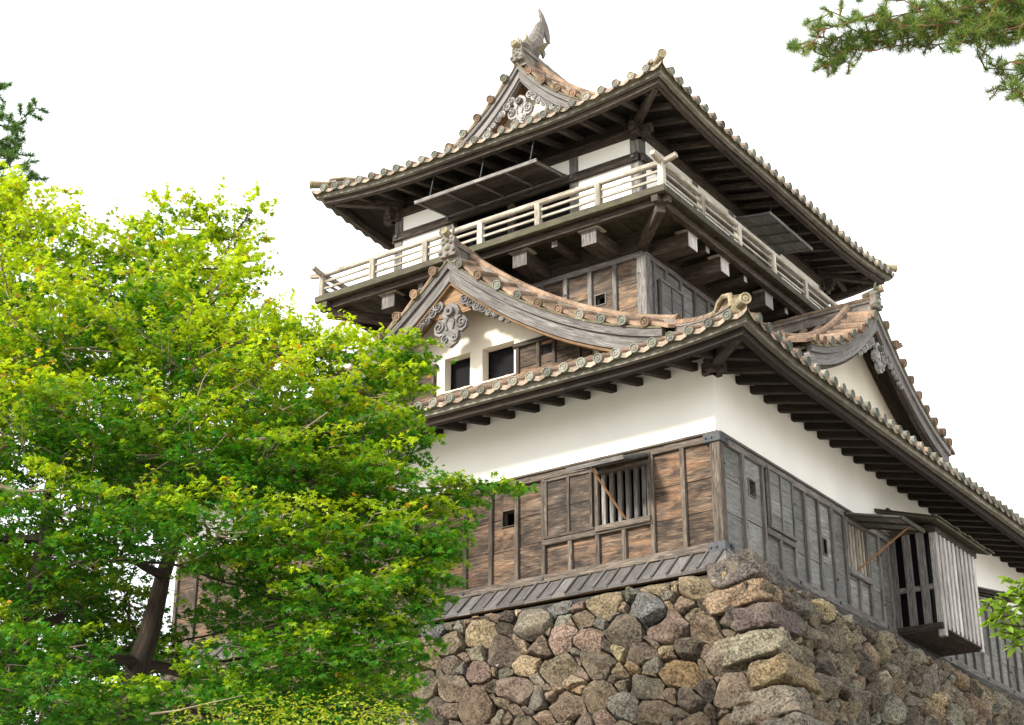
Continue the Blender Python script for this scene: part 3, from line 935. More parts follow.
# top gables of the hip-and-gable roof
yT = TY0 - OT + GIN - .12
def PT(a, z, n): return Vector((GCX + a, yT - n, z))
def prof_t(a): return up.z0 + prof_up(max(HALF - a, 0)) + .06
nb = -(LY - 2 * GIN) / 2 - .2
g3 = gable(PT, prof_t, 2.62, .30, -.5, nb, 'top_gable', dict(barge=M['barge_pale'], trim=M['barge_pale'], soffit=M['wood_orange']), surf=False, ridge_h=.42, oni=.8, a_step=.36, vr=.2, ridge_end=-(LY - 2 * GIN) + .05)
gable_wall(PT, prof_t, -.52, 10.2, 2.6, [], M['plaster_warm'], g3)
ornament(lambda a, z, n: PT(a, z, n - .08), 11.42, .85, M['carving_pale'], g3, 1.1, prof_t, .36)
def PTb(a, z, n): return Vector((GCX + a, TY1 + OT - GIN + .12 + n, z))
g4 = gable(PTb, prof_t, 2.62, .42, -.5, nb, 'rear_top_gable', dict(barge=M['barge_pale'], trim=M['barge_pale'], soffit=M['wood_orange']), surf=False, ridge_h=0, a_step=.33)
gable_wall(PTb, prof_t, -.52, 10.2, 2.6, [], M['plaster_warm'], g4)

# fish ornament on the ridge end
def fish(P0, parent, sgn=1):
    """head down on the ridge, tail curling up; P0(x, y, z) y = along the ridge inwards"""
    mb = MB()
    path = [(-.32, .0), (-.16, .12), (.02, .34), (.12, .62), (.2, .88), (.34, 1.02)]
    wid = [.16, .18, .15, .115, .075, .04]; dep = [.17, .22, .2, .15, .10, .04]
    rings = []
    for i in range(25):
        t = i / 24 * (len(path) - 1); j = min(int(t), len(path) - 2); f = t - j
        y = path[j][0] * (1 - f) + path[j + 1][0] * f; z = path[j][1] * (1 - f) + path[j + 1][1] * f
        w = wid[j] * (1 - f) + wid[j + 1] * f; d = dep[j] * (1 - f) + dep[j + 1] * f
        w *= 1 + .09 * (i % 3 == 0); d *= 1 + .07 * (i % 3 == 0)
        j2 = min(j + 1, len(path) - 1)
        tx, tz = path[j2][0] - path[j][0], path[j2][1] - path[j][1]; l = math.hypot(tx, tz); tx /= l; tz /= l
        rings.append([P0(w * math.cos(a), y - tz * d * math.sin(a), z + tx * d * math.sin(a)) for a in [2 * PI * q / 12 for q in range(12)]])
    for i in range(24): mb.prism(rings[i], rings[i + 1], rnd.random(), cap=(i in (0, 23)))
    o = mb.build('roof_fish_ornament', M['tile_grey'], parent)
    mb = MB()
    def plate(pts, w):
        mb.prism([P0(-w, y, z) for y, z in pts], [P0(w, y, z) for y, z in pts])
    plate([(.2, .86), (.3, .82), (.42, .66), (.5, .62), (.5, .82), (.44, .98), (.3, 1.16), (.16, 1.24), (.22, 1.04)], .03)
    mb.build('tail_fin', M['tile_grey'], o)
    mb = MB()
    plate([(-.02, .2), (.2, .3), (.3, .18), (.36, .32), (.28, .42), (.36, .5), (.24, .56), (.3, .68), (.18, .7)], .025)
    mb.build('back_fin', M['tile_grey'], o)
    mb = MB()
    for sx in (-1, 1):
        mb.prism([P0(sx * .15, -.15, .1), P0(sx * .15, .05, .12), P0(sx * .3, .1, .32), P0(sx * .27, -.03, .26)],
                 [P0(sx * .17, -.15, .1), P0(sx * .17, .05, .12), P0(sx * .32, .1, .32), P0(sx * .29, -.03, .26)])
        mb.tube([P0(sx * .09, -.3, .12), P0(sx * .1, -.38, .24), P0(sx * .12, -.4, .34)], [.035, .03, .012], 6)
    mb.build('side_fin', M['tile_gold'], o)
    mb = MB(); mb.tube([P0(0, .2, 1.1), P0(0, .2, 1.42)], .008, 5)
    mb.build('lightning_spike', M['iron'], o)
zr = prof_t(0) + .38
fish(lambda x, y, z: Vector((GCX + x, yT + .62 + y * 1.15, zr + .10 + z * 1.13)), g3)
fish(lambda x, y, z: Vector((GCX + x, TY1 + OT - GIN - .3 - y, zr + z * .86)), g4)
#@@NEXT
# ------------------------------------------------------------------ walls
def rects_minus(r, holes):
    out = [r]
    for h in holes:
        nxt = []
        for (a, b, c, d) in out:
            if h[1] <= a or h[0] >= b or h[3] <= c or h[2] >= d: nxt.append((a, b, c, d)); continue
            if h[0] > a: nxt.append((a, h[0], c, d))
            if h[1] < b: nxt.append((h[1], b, c, d))
            a2, b2 = max(a, h[0]), min(b, h[1])
            if h[2] > c: nxt.append((a2, b2, c, h[2]))
            if h[3] < d: nxt.append((a2, b2, h[3], d))
        out = nxt
    return [r_ for r_ in out if r_[1] - r_[0] > .01 and r_[3] - r_[2] > .01]

def panelling(fr, name, us, z0, z1, rows, holes, bmat, pmat, short=(), pw=.075, cap=True, sill=True, fine=True, parent=keep, label=None):
    """us: post positions (first and last are the ends); short: (u, z_top) stub posts"""
    mb = MB()
    for a, b in zip(us[:-1], us[1:]):
        hs = [z0 + (z1 - z0) * i / rows + (rnd.uniform(-.05, .05) if 0 < i < rows else 0) for i in range(rows + 1)]
        for c, d in zip(hs[:-1], hs[1:]):
            r = rnd.random(); nn = .022 + rnd.uniform(0, .012)
            for (p, q, s, t) in rects_minus((a, b, c + .004, d - .004), holes):
                fr.box(mb, p, q, s, t, -.01, nn, 'u', r, .004)
    root = mb.build(name, bmat, parent)
    if label: root['label'] = label
    for u in us:
        m = MB(); fr.box(m, u - pw / 2, u + pw / 2, z0, z1, .0, .085 + rnd.uniform(-.006, .006), 'z', None, .008)
        m.build('post', pmat, root)
    for (u, zt) in short:
        m = MB(); fr.box(m, u - pw / 2, u + pw / 2, z0, zt, .0, .08, 'z', None, .008); m.build('post', pmat, root)
    m = MB()
    fr.box(m, us[0] - .06, us[-1], z1, z1 + .11, -.02, .088, 'u')
    if cap: fr.box(m, us[0] - .12, us[-1], z1 + .112, z1 + .15, -.02, .125, 'u')
    m.build('top_beam', pmat, root)
    if sill:
        m = MB(); fr.box(m, us[0] - .1, us[-1], z0 - .13, z0 - .002, -.02, .11, 'u'); m.build('sill_beam', pmat, root)
    # iron nail covers
    if fine:
        for i, u in enumerate(us[::3]):
            for zz, n_, r_ in ((z0 + .35, .08, .022), (z1 - .35, .08, .022), (z0 - .06, .1, .03)):
                if r_ > .025 or rnd.random() < .5:
                    m = MB(); m.tube([fr.P(u, zz, n_), fr.P(u, zz, n_ + .03)], r_, 8); m.build('nail_cover', M['iron'], root)
    return root

def loophole(fr, h, parent, mat):
    u0, u1, z0, z1 = h; e = .02
    m = MB()
    for (a, b, c, d) in ((u0 - e, u0, z0 - e, z1 + e), (u1, u1 + e, z0 - e, z1 + e)): fr.box(m, a, b, c, d, -.12, .05, 'z')
    for (c, d) in ((z0 - e, z0), (z1, z1 + e)): fr.box(m, u0, u1, c, d, -.12, .05, 'u')
    o = m.build('loophole', mat, parent)
    return o

def grille(fr, h, nb_, parent, mat, fmat, bw=.085, lab=None):
    u0, u1, z0, z1 = h
    m = MB()
    fr.box(m, u0 - .06, u0, z0, z1, -.1, .09, 'z'); fr.box(m, u1, u1 + .05, z0, z1, -.1, .09, 'z')
    fr.box(m, u0 - .06, u1 + .05, z0 - .10, z0 - .002, -.1, .12, 'u'); fr.box(m, u0 - .06, u1 + .05, z1 + .002, z1 + .07, -.1, .10, 'u')
    o = m.build('barred_window', fmat, parent)
    if lab: o['label'] = lab
    for i in range(nb_):
        u = u0 + (u1 - u0) * (i + .5) / nb_
        m = MB(); fr.box(m, u - bw / 2, u + bw / 2, z0, z1, -.03, .045, 'z'); m.build('bar', mat, o)
    return o

def shutter(fr, u0, u1, A, B, parent, mat, name, rows=3, battens=3, under=-1, th=.03, bmat=None):
    """board shutter between edge A=(n,z) and edge B=(n,z)"""
    m = MB()
    A_ = Vector(A); B_ = Vector(B); d = (B_ - A_); nn = Vector((-d.y, d.x)).normalized() * under
    def Q(u, t, off): p = A_ + d * t + nn * off; return fr.P(u, p.y, p.x)
    for i in range(rows):
        t0 = i / rows + .004; t1 = (i + 1) / rows - .004
        lo = [Q(u0, t0, 0), Q(u0, t1, 0), Q(u0, t1, th), Q(u0, t0, th)]
        hi = [Q(u1, t0, 0), Q(u1, t1, 0), Q(u1, t1, th), Q(u1, t0, th)]
        m.prism(lo, hi)
    o = m.build(name, mat, parent)
    m = MB()
    for i in range(battens):
        u = u0 + .03 + (u1 - u0 - .06) * i / (battens - 1)
        m.prism([Q(u - .022, 0, th), Q(u + .022, 0, th), Q(u + .022, 0, th + .025), Q(u - .022, 0, th + .025)],
                [Q(u - .022, 1, th), Q(u + .022, 1, th), Q(u + .022, 1, th + .025), Q(u - .022, 1, th + .025)])
    for t in (-.01, .97):
        m.prism([Q(u0 - .02, t, -.005), Q(u0 - .02, t + .04, -.005), Q(u0 - .02, t + .04, th + .03), Q(u0 - .02, t, th + .03)],
                [Q(u1 + .02, t, -.005), Q(u1 + .02, t + .04, -.005), Q(u1 + .02, t + .04, th + .03), Q(u1 + .02, t, th + .03)])
    m.build('batten', bmat or mat, o)
    return o

# inner core of the lower storey, kept behind the boards
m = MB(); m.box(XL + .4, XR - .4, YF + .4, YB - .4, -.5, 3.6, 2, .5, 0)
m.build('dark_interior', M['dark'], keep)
# plaster band
m = MB(); ZP0, ZP1 = 1.90, 3.42
m.box(XL, XR - .002, YF, YF + .2, ZP0, ZP1, 0, .5, .002)
m.box(XR - .2, XR, YF + .2, YB, ZP0, ZP1, 1, .5, 0)
m.box(XL, XR, YB, YB + .002, ZP0, ZP1, 0, .5, 0)
m.box(XL - .002, XL + .2, YF + .2, YB, ZP0, ZP1, 1, .5, 0)
m.build('plaster_wall', M['plaster'], keep)
# wall plate beam right under the rafters
m = MB()
LF.box(m, -.06, -XL + .06, 3.2, 3.4, .0, .07, 'u'); LR.box(m, -.0, YB, 3.2, 3.4, .0, .07, 'u')
m.build('wall_plate', M['wood_dark'], keep)

HZ0, HZ1 = .13, 1.75
Lwin = (1.22, 2.12, .76, 1.62); Lshut = (2.2, 3.16, .72, 1.72)
Lloop = (3.77, 4.01, 1.1, 1.36)
posts = [.045, .58, 1.14] + [3.19 + .525 * i for i in range(17)]
posts[-1] = 11.57
lh = [Lwin, Lloop]
pl_ = panelling(LF, 'wood_panelling', posts[:3] + posts[3:], HZ0, HZ1, 3, [Lwin, Lloop, (1.14, 3.19, .66, .70)], M['board_brown'], M['post_brown'],
                short=((1.67, .66), (2.16, .66), (2.68, .66)), label='warm brown panelling on the sunny side')
m = MB(); LF.box(m, 1.14, 3.19, .62, .72, 0, .09, 'u'); LF.box(m, 2.14, 2.2, .72, 1.75, 0, .08, 'z'); m.build('rail', M['post_brown'], pl_)
loophole(LF, Lloop, pl_, M['post_brown'])
grille(LF, Lwin, 6, keep, M['post_grey'], M['post_brown'], .075, 'barred window in the brown panelling')
s1 = shutter(LF, 2.22, 3.15, (.045, 1.72), (.045, .73), keep, M['board_mid'], 'closed_shutter', 2, 3, 1, bmat=M['post_brown'])
s2 = shutter(LF, 1.16, 2.16, (.10, 1.80), (.92, 1.50), keep, M['board_grey'], 'propped_shutter', 3, 3, -1, bmat=M['post_grey'])
m = MB(); m.tube([LF.P(1.6, .78, .12), LF.P(1.80, 1.50, .84)], .018, 8); m.build('prop_pole', M['pole'], s2)

rposts = [.05, .72, 1.40, 2.47, 2.93, 3.46, 3.99, 4.50, 5.47, 5.98, 6.42, 8.45, 8.95, 9.45, 9.95, 10.95, 11.45, 11.95, 12.45, 12.95, 13.45, 13.95, 14.45, 14.95, 15.45, 15.95, 16.35]
Rloop = (.95, 1.17, 1.16, 1.42); Rloop2 = (3.62, 3.76, .86, 1.12)
Rwin = (4.60, 5.40, .82, 1.68); Rwin2 = (10.03, 10.87, .82, 1.68)
pr_ = panelling(LR, 'wood_panelling', rposts, HZ0, HZ1, 3, [Rloop, Rloop2, Rwin, Rwin2, (6.44, 8.43, HZ0, HZ1)], M['board_grey'], M['post_grey'],
                short=((1.93, .66), (5.0, .70), (10.45, .70)), label='silver grey panelling on the shaded side')
loophole(LR, Rloop, pr_, M['post_grey']); loophole(LR, Rloop2, pr_, M['post_grey'])
m = MB(); LR.box(m, 1.44, 2.43, .64, .74, 0, .09, 'u'); m.build('rail', M['post_grey'], pr_)
grille(LR, Rwin, 6, keep, M['wood_rail'], M['post_grey'], .07, 'near barred window in the grey panelling')
grille(LR, Rwin2, 6, keep, M['wood_rail'], M['post_grey'], .07, 'far barred window in the grey panelling')
s3 = shutter(LR, 1.52, 2.42, (.06, 1.78), (.06, .76), keep, M['board_grey'], 'closed_shutter', 4, 3, 1, bmat=M['post_grey'])
s3['label'] = 'pale grey closed shutter'
s4 = shutter(LR, 4.52, 5.50, (.10, 1.82), (1.13, 1.56), keep, M['board_grey'], 'propped_shutter', 3, 3, -1, bmat=M['wood_moss'])
m = MB(); m.tube([LR.P(4.86, .86, .12), LR.P(5.12, 1.56, 1.02)], .02, 8); m.build('prop_pole', M['pole'], s4)
s5 = shutter(LR, 9.98, 10.94, (.10, 1.82), (.95, 1.5), keep, M['board_grey'], 'propped_shutter', 3, 3, -1, bmat=M['wood_moss'])
m = MB(); m.tube([LR.P(10.3, .86, .12), LR.P(10.6, 1.5, .85)], .02, 8); m.build('prop_pole', M['pole'], s5)
for fr_, ln in ((LLt, YB), (LBk, -XL)):
    us_ = [.06 + (ln - .12) * i / 16 for i in range(17)]
    panelling(fr_, 'wood_panelling', us_, HZ0, HZ1, 3, [], M['board_grey'], M['post_grey'], fine=False)
# corner post and iron straps
m = MB(); m.box(-.06, .098, -.098, .06, HZ0, HZ1, 2, .3, .012)
cpost = m.build('corner_post', M['post_brown'], keep)
for (a, b) in ((HZ1 - .02, HZ1 + .12), (-.03, .12)):
    m = MB()
    m.box(-.17, .128, -.128, -.10, a, b, 2, .5, .005); m.box(.10, .130, -.127, .17, a, b, 2, .5, .005)
    for s_ in (-.12, -.02): m.tube([(s_, -.125, (a + b) / 2), (s_, -.15, (a + b) / 2)], .02, 8)
    m.tube([(.125, .1, (a + b) / 2), (.15, .1, (a + b) / 2)], .02, 8)
    m.build('iron_strap', M['iron'], cpost)

# sloping skirt boards at the foot of the wall
def skirt(fr, L, name):
    m = MB(); bt = m; u = -.6; w = .26
    a = (.10, -.01); b = (.48, -.37)
    while u < L:
        z_ = rnd.uniform(-.006, .006); r = rnd.random()
        q = [(max(u, -a[0]), a), (max(u + w - .008, -a[0]), a), (max(u + w - .008, -b[0]), b), (max(u, -b[0]), b)]
        if u + w > -.5:
            top = [fr.P(uu, e[1] + z_, e[0]) for uu, e in q]; bot = [p - Vector((0, 0, .045)) for p in top]
            # grain runs down the slope
            m.prism([bot[0], bot[1], top[1], top[0]], [bot[3], bot[2], top[2], top[3]], r)
            if u > -.1: bt.beam(fr.P(u, a[1] + .02, a[0]), fr.P(u, b[1] + .02, b[0]), .035, .035)
        u += w
    o = m.build(name, M['shakudani'], keep)
    e = MB(); e.prism([fr.P(-.46, -.42, .38), fr.P(-.46, -.42, .46), fr.P(-.46, -.385, .46), fr.P(-.46, -.385, .38)], [fr.P(L, -.42, .38), fr.P(L, -.42, .46), fr.P(L, -.385, .46), fr.P(L, -.385, .38)])
    e.build('edge_board', M['wood_orange'], o)
skirt(LF, -XL, 'skirt_boards'); skirt(LR, YB, 'skirt_boards')

# projecting bay on the right face
bay = holder('projecting_bay', keep, 'slatted bay jutting out over the stone wall')
B0, B1, BN = 6.46, 8.40, .93
m = MB(); LR.box(m, B0 - .05, B1 + .05, .02, .12, 0, BN + .04, 'u'); LR.box(m, B0 - .07, B0 + .02, .04, .14, 0, BN + .03, 'n')
m.build('floor', M['wood_beam'], bay)
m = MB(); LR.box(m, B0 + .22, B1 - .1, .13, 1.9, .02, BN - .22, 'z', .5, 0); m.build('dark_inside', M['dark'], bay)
for (n0, wd) in ((.06, .13), (.33, .15), (.60, .15)):
    m = MB(); x = rnd.uniform(-.01, .01)
    m.beam(LR.P(B0, .12, n0 + wd / 2 + x), LR.P(B0, 1.86, n0 + wd / 2 - x * 1.5), .045, wd, (1, 0, 0)); m.build('slat', M['post_grey'], bay)
m = MB(); LR.box(m, B0 + .03, B0 + .08, .78, .88, 0, BN, 'n'); m.build('rail', M['post_grey'], bay)
m = MB(); LR.box(m, B0 - .03, B0 + .10, -.10, 1.84, BN - .08, BN + .05, 'z'); m.build('corner_board', M['wood_pale'], bay)
nsl = 9
for i in range(nsl):
    u = B0 + .24 + (B1 - B0 - .3) * i / (nsl - 1)
    m = MB(); LR.box(m, u - .055, u + .055, -.03 if i == nsl - 1 else .05, 1.84, BN - .01, BN + .045, 'z'); m.build('slat', M['wood_pale'], bay)
m = MB(); LR.box(m, B1 - .02, B1 + .05, .1, 1.84, .02, BN, 'z'); LR.box(m, B0 - .06, B1 + .08, 1.80, 1.92, BN - .08, BN + .06, 'u'); LR.box(m, B0 - .04, B0 + .05, 1.84, 1.96, 0, BN, 'n')
m.build('top_beam', M['wood_beam'], bay)
m = MB(); bt = MB(); u = 6.08
m.prism([LR.P(6.08, 2.27, 0), LR.P(6.08, 1.90, 1.16), LR.P(6.08, 1.94, 1.17), LR.P(6.08, 2.31, 0)], [LR.P(8.76, 2.27, 0), LR.P(8.76, 1.90, 1.16), LR.P(8.76, 1.94, 1.17), LR.P(8.76, 2.31, 0)])
k_ = 0
while u < 8.74:
    a = LR.P(u + .1, 2.325, .0); b = LR.P(u + .1, 1.955, 1.2 + rnd.uniform(-.02, .03)); m.beam(a, b, .19, .025, r=rnd.random())
    u += .2
o = m.build('bay_roof', M['wood_moss'], bay)
m = MB()
for z_, n_1 in ((1.93, 1.10), (2.2, .25)): m.beam(LR.P(6.08, z_ + .07, n_1), LR.P(8.76, z_ + .07, n_1), .06, .05)
m.build('roof_batten', M['wood_beam'], o)

# ------------------------------------------------------------------ tower
TL = TX1 - TX0; TD = TY1 - TY0
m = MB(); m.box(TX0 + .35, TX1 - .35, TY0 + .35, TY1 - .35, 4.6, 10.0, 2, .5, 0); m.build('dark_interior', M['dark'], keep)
m = MB(); m.box(TX0 + .02, TX1 - .02, TY0 + .02, TY1 - .02, 6.95, 7.44, 0, .3, 0); m.build('beam_zone_wall', M['wood_beam'], keep)
tposts = [.05, .60, 1.15, 1.70, 2.25, 2.8, 3.35, 3.9, 4.45, 5.0, 5.5, 5.95]
tl = (.83, 1.04, 6.12, 6.32)
tp = panelling(TF, 'tower_panelling', tposts, 4.9, 6.85, 4, [tl], M['board_mid'], M['post_grey'], cap=False, sill=False, pw=.09)
loophole(TF, tl, tp, M['post_grey'])
rpo = [.05, .30, .74, 1.3, 1.86, 2.4, 2.95, 3.5, 4.05, 4.6, 5.15, 5.7, 6.25, 6.8, 7.35, 7.9, 8.18]
tr_ = panelling(TR, 'tower_panelling', rpo, 4.9, 6.85, 4, [], M['board_grey'], M['post_grey'], cap=False, sill=False, pw=.075)
st = shutter(TR, .42, 1.30, (.07, 6.56), (.07, 5.5), keep, M['board_grey'], 'closed_shutter', 4, 3, 1, bmat=M['post_grey'])
for fr_, ln in ((TLt, TD), (TBk, TL)):
    panelling(fr_, 'tower_panelling', [.05 + (ln - .1) * i / 10 for i in range(11)], 4.9, 6.85, 3, [], M['board_grey'], M['post_grey'], cap=False, sill=False, fine=False)
for cx_ in (TX1, TX0):
    m = MB(); m.box(cx_ - .1, cx_ + .1, TY0 - .1, TY0 + .1, 4.9, 6.86, 2, .6, .012); m.build('corner_post', M['post_grey'], keep)

# balcony
bal = holder('balcony', keep, 'railed balcony round the top floor')
BO = 1.12
FZ0, FZ1 = 7.43, 7.53
m = MB()
for i in range(int((TL + 2 * BO) / .24)):     # floor planks front, run outwards
    x0_ = TX0 - BO + i * .24
    m.box(x0_, x0_ + .234, TY0 - BO, TY0 + .05, FZ0, FZ1 + rnd.uniform(-.006, .006), 1)
for i in range(int((TD + BO) / .24)):
    y0_ = TY0 + .06 + i * .24
    m.box(TX1 - .05, TX1 + BO, y0_, y0_ + .234, FZ0, FZ1 + rnd.uniform(-.006, .006), 0)
    m.box(TX0 - BO, TX0 + .05, y0_, y0_ + .234, FZ0, FZ1, 0)
m.box(TX0 - BO, TX1 + BO, TY1 - .05, TY1 + BO, FZ0, FZ1, 0)
m.build('floor_planks', M['wood_moss'], bal)
m = MB(); e = BO
m.box(TX0 - e - .03, TX1 + e + .03, TY0 - e - .04, TY0 - e + .06, FZ0 - .025, FZ1 + .012, 0)
m.box(TX1 + e - .06, TX1 + e + .04, TY0 - e + .065, TY1 + e, FZ0 - .025, FZ1 + .012, 1)
m.box(TX0 - e - .04, TX0 - e + .06, TY0 - e + .065, TY1 + e, FZ0 - .025, FZ1 + .012, 1)
m.build('floor_edge', M['wood_moss'], bal)
# big cantilever beams with pale ends
def cant(fr, u, w=.33, h=.31, n=.83, small=False):
    m = MB(); z0 = 6.96 if not small else 7.16
    fr.box(m, u - w / 2, u + w / 2, z0, z0 + h, -.3, n, 'n', None, .015)
    o = m.build('cantilever_beam', M['wood_beam'], bal)
    m = MB(); fr.box(m, u - w / 2 + .004, u + w / 2 - .004, z0 + .004, z0 + h - .004, n + .001, n + .016, 'z', rnd.random(), .002); m.build('beam_end', M['wood_pale'] if fr is TR else M['post_grey'], o)
    if not small:
        m = MB(); fr.box(m, u - w / 2 - .06, u + w / 2 + .06, z0 + h + .002, z0 + h + .03, n - .25, n + .07, 'u')
        for q in (-.5, -.1, .3): fr.box(m, u + w * q, u + w * q + .05, z0 + h + .03, z0 + h + .06, n + .0, n + .08, 'u')
        m.build('beam_cap', M['wood_rail'], o)
for u in (.66, 2.23, 3.85, 5.45): cant(TF, u)
for u in (.42, 1.68, 3.55, 5.2, 6.9): cant(TR, u)
for u in (1.45, 3.05, 4.65): cant(TF, u, .13, .13, .8, True)
for u in (1.05, 2.6, 4.4, 6.1, 7.7): cant(TR, u, .13, .13, .8, True)
for u in (.66, 2.23, 3.85, 5.45): cant(TBk, u)
zz = 7.345
for bx in ((TX0 - 1.15, TX1 + 1.12, TY0 - .98, TY0 - .85, 0), (TX0 - 1.15, TX1 + 1.12, TY1 + .85, TY1 + .98, 0), (TX1 + .85, TX1 + .98, TY0 - 1.12, TY1 + 1.1, 1), (TX0 - .98, TX0 - .85, TY0 - 1.12, TY1 + 1.1, 1)):
    m = MB(); m.box(*bx[:4], zz - .065 - .01 * bx[4], zz + .075 - .01 * bx[4], bx[4]); m.build('edge_purlin', M['wood_beam'], bal)
for cx_, sx in ((TX1, 1), (TX0, -1)):
    m = MB(); m.beam((cx_ - .2 * sx, TY0 + .2, 7.13), (cx_ + .95 * sx, TY0 - .95, 7.2), .16, .2); m.build('corner_brace', M['wood_beam'], bal)
# railing
RN = 1.05
rail = holder('railing', keep, 'pale weathered balcony railing')
def rail_side(fr, L, nsp):
    u0 = -RN; u1 = L + RN
    for i in range(0 if fr in (TF, TBk) else 1, nsp + (1 if fr in (TF, TBk) else 0)):
        u = u0 + (u1 - u0) * i / nsp
        m = MB(); fr.box(m, u - .06, u + .06, FZ1, 8.03, RN - .06, RN + .06, 'z'); m.build('railing_post', M['wood_rail'], rail)
    m = MB()
    fr_p = [(-RN - .32, .06), (-RN - .12, .015), (-RN, 0), (L + RN, 0), (L + RN + .12, .015), (L + RN + .32, .06)]
    for (a, za), (b, zb_) in zip(fr_p[:-1], fr_p[1:]):
        m.beam(fr.P(a, 8.055 + za, RN), fr.P(b, 8.055 + zb_, RN), .10, .10, (0, 0, 1), .02, r=.6)
    m.build('top_rail', M['wood_rail'], rail)
    for z_ in (7.89, 7.73):
        m = MB(); m.beam(fr.P(u0, z_, RN), fr.P(u1, z_, RN), .04, .055); m.build('middle_rail', M['wood_rail'], rail)
    m = MB(); m.beam(fr.P(u0, 7.575, RN), fr.P(u1, 7.575, RN), .05, .05); m.build('bottom_rail', M['wood_moss'], rail)
rail_side(TF, TL, 6); rail_side(TR, TD, 7); rail_side(TBk, TL, 6); rail_side(TLt, TD, 7)

# top floor wall
def top_wall(fr, L, cols, openings, name='top_floor_wall'):
    root = holder(name, keep)
    m = MB()
    for a, b in zip(cols[:-1], cols[1:]):
        op = any(o[0] - .2 <= (a + b) / 2 <= o[1] + .2 for o in openings)
        fr.box(m, a + .09, b - .09, 9.12 if op else FZ1, 9.5, -.08, .0, 'u', .5, 0)
    m.build('plaster_panel', M['plaster'], root)
    for c in cols:
        m = MB(); fr.box(m, c - .1, c + .1, FZ1, 9.7, -.1, .025, 'z'); m.build('column', M['post_grey'], root)
    m = MB()
    last = None
    for a, b in zip(cols[:-1], cols[1:]):
        fr.box(m, a - .1, b + .1 if b == cols[-1] else b - .1, 8.94, 9.115, .0, .085, 'u')
    o = m.build('tie_beam', M['wood_beam'], root)
    for c in cols:
        m = MB(); m.tube([fr.P(c, 9.03, .08), fr.P(c, 9.03, .12)], [.055, .04], 8); m.build('nail_cover', M['iron'], o)
    m = MB(); fr.box(m, -.3, L + .3, 9.5, 9.68, -.05, .06, 'u'); m.build('head_beam', M['wood_beam'], root)
    m = MB(); fr.box(m, .0, L, 9.51, 10.12, -.2, -.06, 'u'); m.build('eave_infill', M['wood_dark'], root)
    for (a, b) in openings:
        m = MB(); u = a + .06
        while u < b - .03: fr.box(m, u - .018, u + .018, FZ1, 7.86, -.02, .01, 'z'); u += .12
        fr.box(m, a, b, 7.86, 7.9, -.03, .02, 'u'); m.build('low_lattice', M['wood_orange'], root)
        m = MB(); fr.box(m, (a + b) / 2 - .07, (a + b) / 2 + .07, FZ1, 8.94, -.1, .015, 'z'); m.build('middle_post', M['post_brown'], root)
    return root
tw = top_wall(TF, TL, [.1, 1.5, 4.55, 5.9], [(1.6, 4.45)])
tw2 = top_wall(TR, TD, [.1, 2.2, 3.75, 5.9, 8.13], [(3.85, 5.8)])
top_wall(TBk, TL, [.1, 2, 4, 5.9], [])
top_wall(TLt, TD, [.1, 2.2, 3.75, 5.9, 8.13], [])
a1 = shutter(TF, 1.63, 4.55, (.10, 9.12), (1.18, 8.96), keep, M['wood_beam'], 'hanging_awning', 4, 5, -1, bmat=M['post_grey'])
for u in (1.85, 3.05, 4.3):
    m = MB(); m.tube([TF.P(u, 8.98, 1.05), TF.P(u, 9.72, 1.05 - .18)], .012, 5); m.build('hanger_rod', M['iron'], a1)
a2 = shutter(TR, 3.85, 5.85, (.08, 9.40), (.86, 9.28), keep, M['board_grey'], 'hanging_awning', 4, 5, -1, bmat=M['post_grey'])
for u in (4.2, 5.6):
    m = MB(); m.tube([TR.P(u, 9.3, .74), TR.P(u, 9.72, .7)], .012, 5); m.build('hanger_rod', M['iron'], a2)

# ------------------------------------------------------------------ stone base
base = thing('stone_base', 'battered dry stone wall of rough boulders under the castle keep', 'stone wall')
BT = -.42
def boff(z): return .92 + (BT - z) * .395
def facepoint(k, u, z, n):
    o = boff(z)
    nx = n * .93; zz = z + n * .36
    if k == 0: return Vector((XR + o - u, YF - o - nx, zz))
    return Vector((XR + o + nx, YF - o + u, zz))
PAL_L = [((.25, .19, .15), 4), ((.30, .235, .18), 4), ((.23, .19, .15), 3), ((.17, .145, .12), 2), ((.36, .30, .20), 1.6), ((.33, .235, .145), .7), ((.24, .225, .18), 1.6), ((.20, .20, .18), .8), ((.12, .10, .085), 1.3)]
PAL_R = [((.27, .24, .18), 3), ((.31, .27, .20), 3), ((.21, .185, .15), 2.5), ((.27, .265, .21), 2), ((.40, .33, .21), 1.8), ((.14, .12, .10), 1.5), ((.29, .22, .165), 1.5)]
def pick(pal):
    t = rnd.random() * sum(w for _, w in pal)
    for c, w in pal:
        t -= w
        if t <= 0: break
    j = rnd.uniform(.7, 1.3)
    return (c[0] * j * 1.06, c[1] * j * rnd.uniform(.96, 1.03), c[2] * j * rnd.uniform(.82, .98))

def clip(poly, a, b, c):
    """keep a*x+b*y<=c"""
    out = []
    for i in range(len(poly)):
        p = poly[i]; q = poly[(i + 1) % len(poly)]
        dp = a * p[0] + b * p[1] - c; dq = a * q[0] + b * q[1] - c
        if dp <= 0: out.append(p)
        if dp * dq < 0:
            t = dp / (dp - dq); out.append((p[0] + (q[0] - p[0]) * t, p[1] + (q[1] - p[1]) * t))
    return out

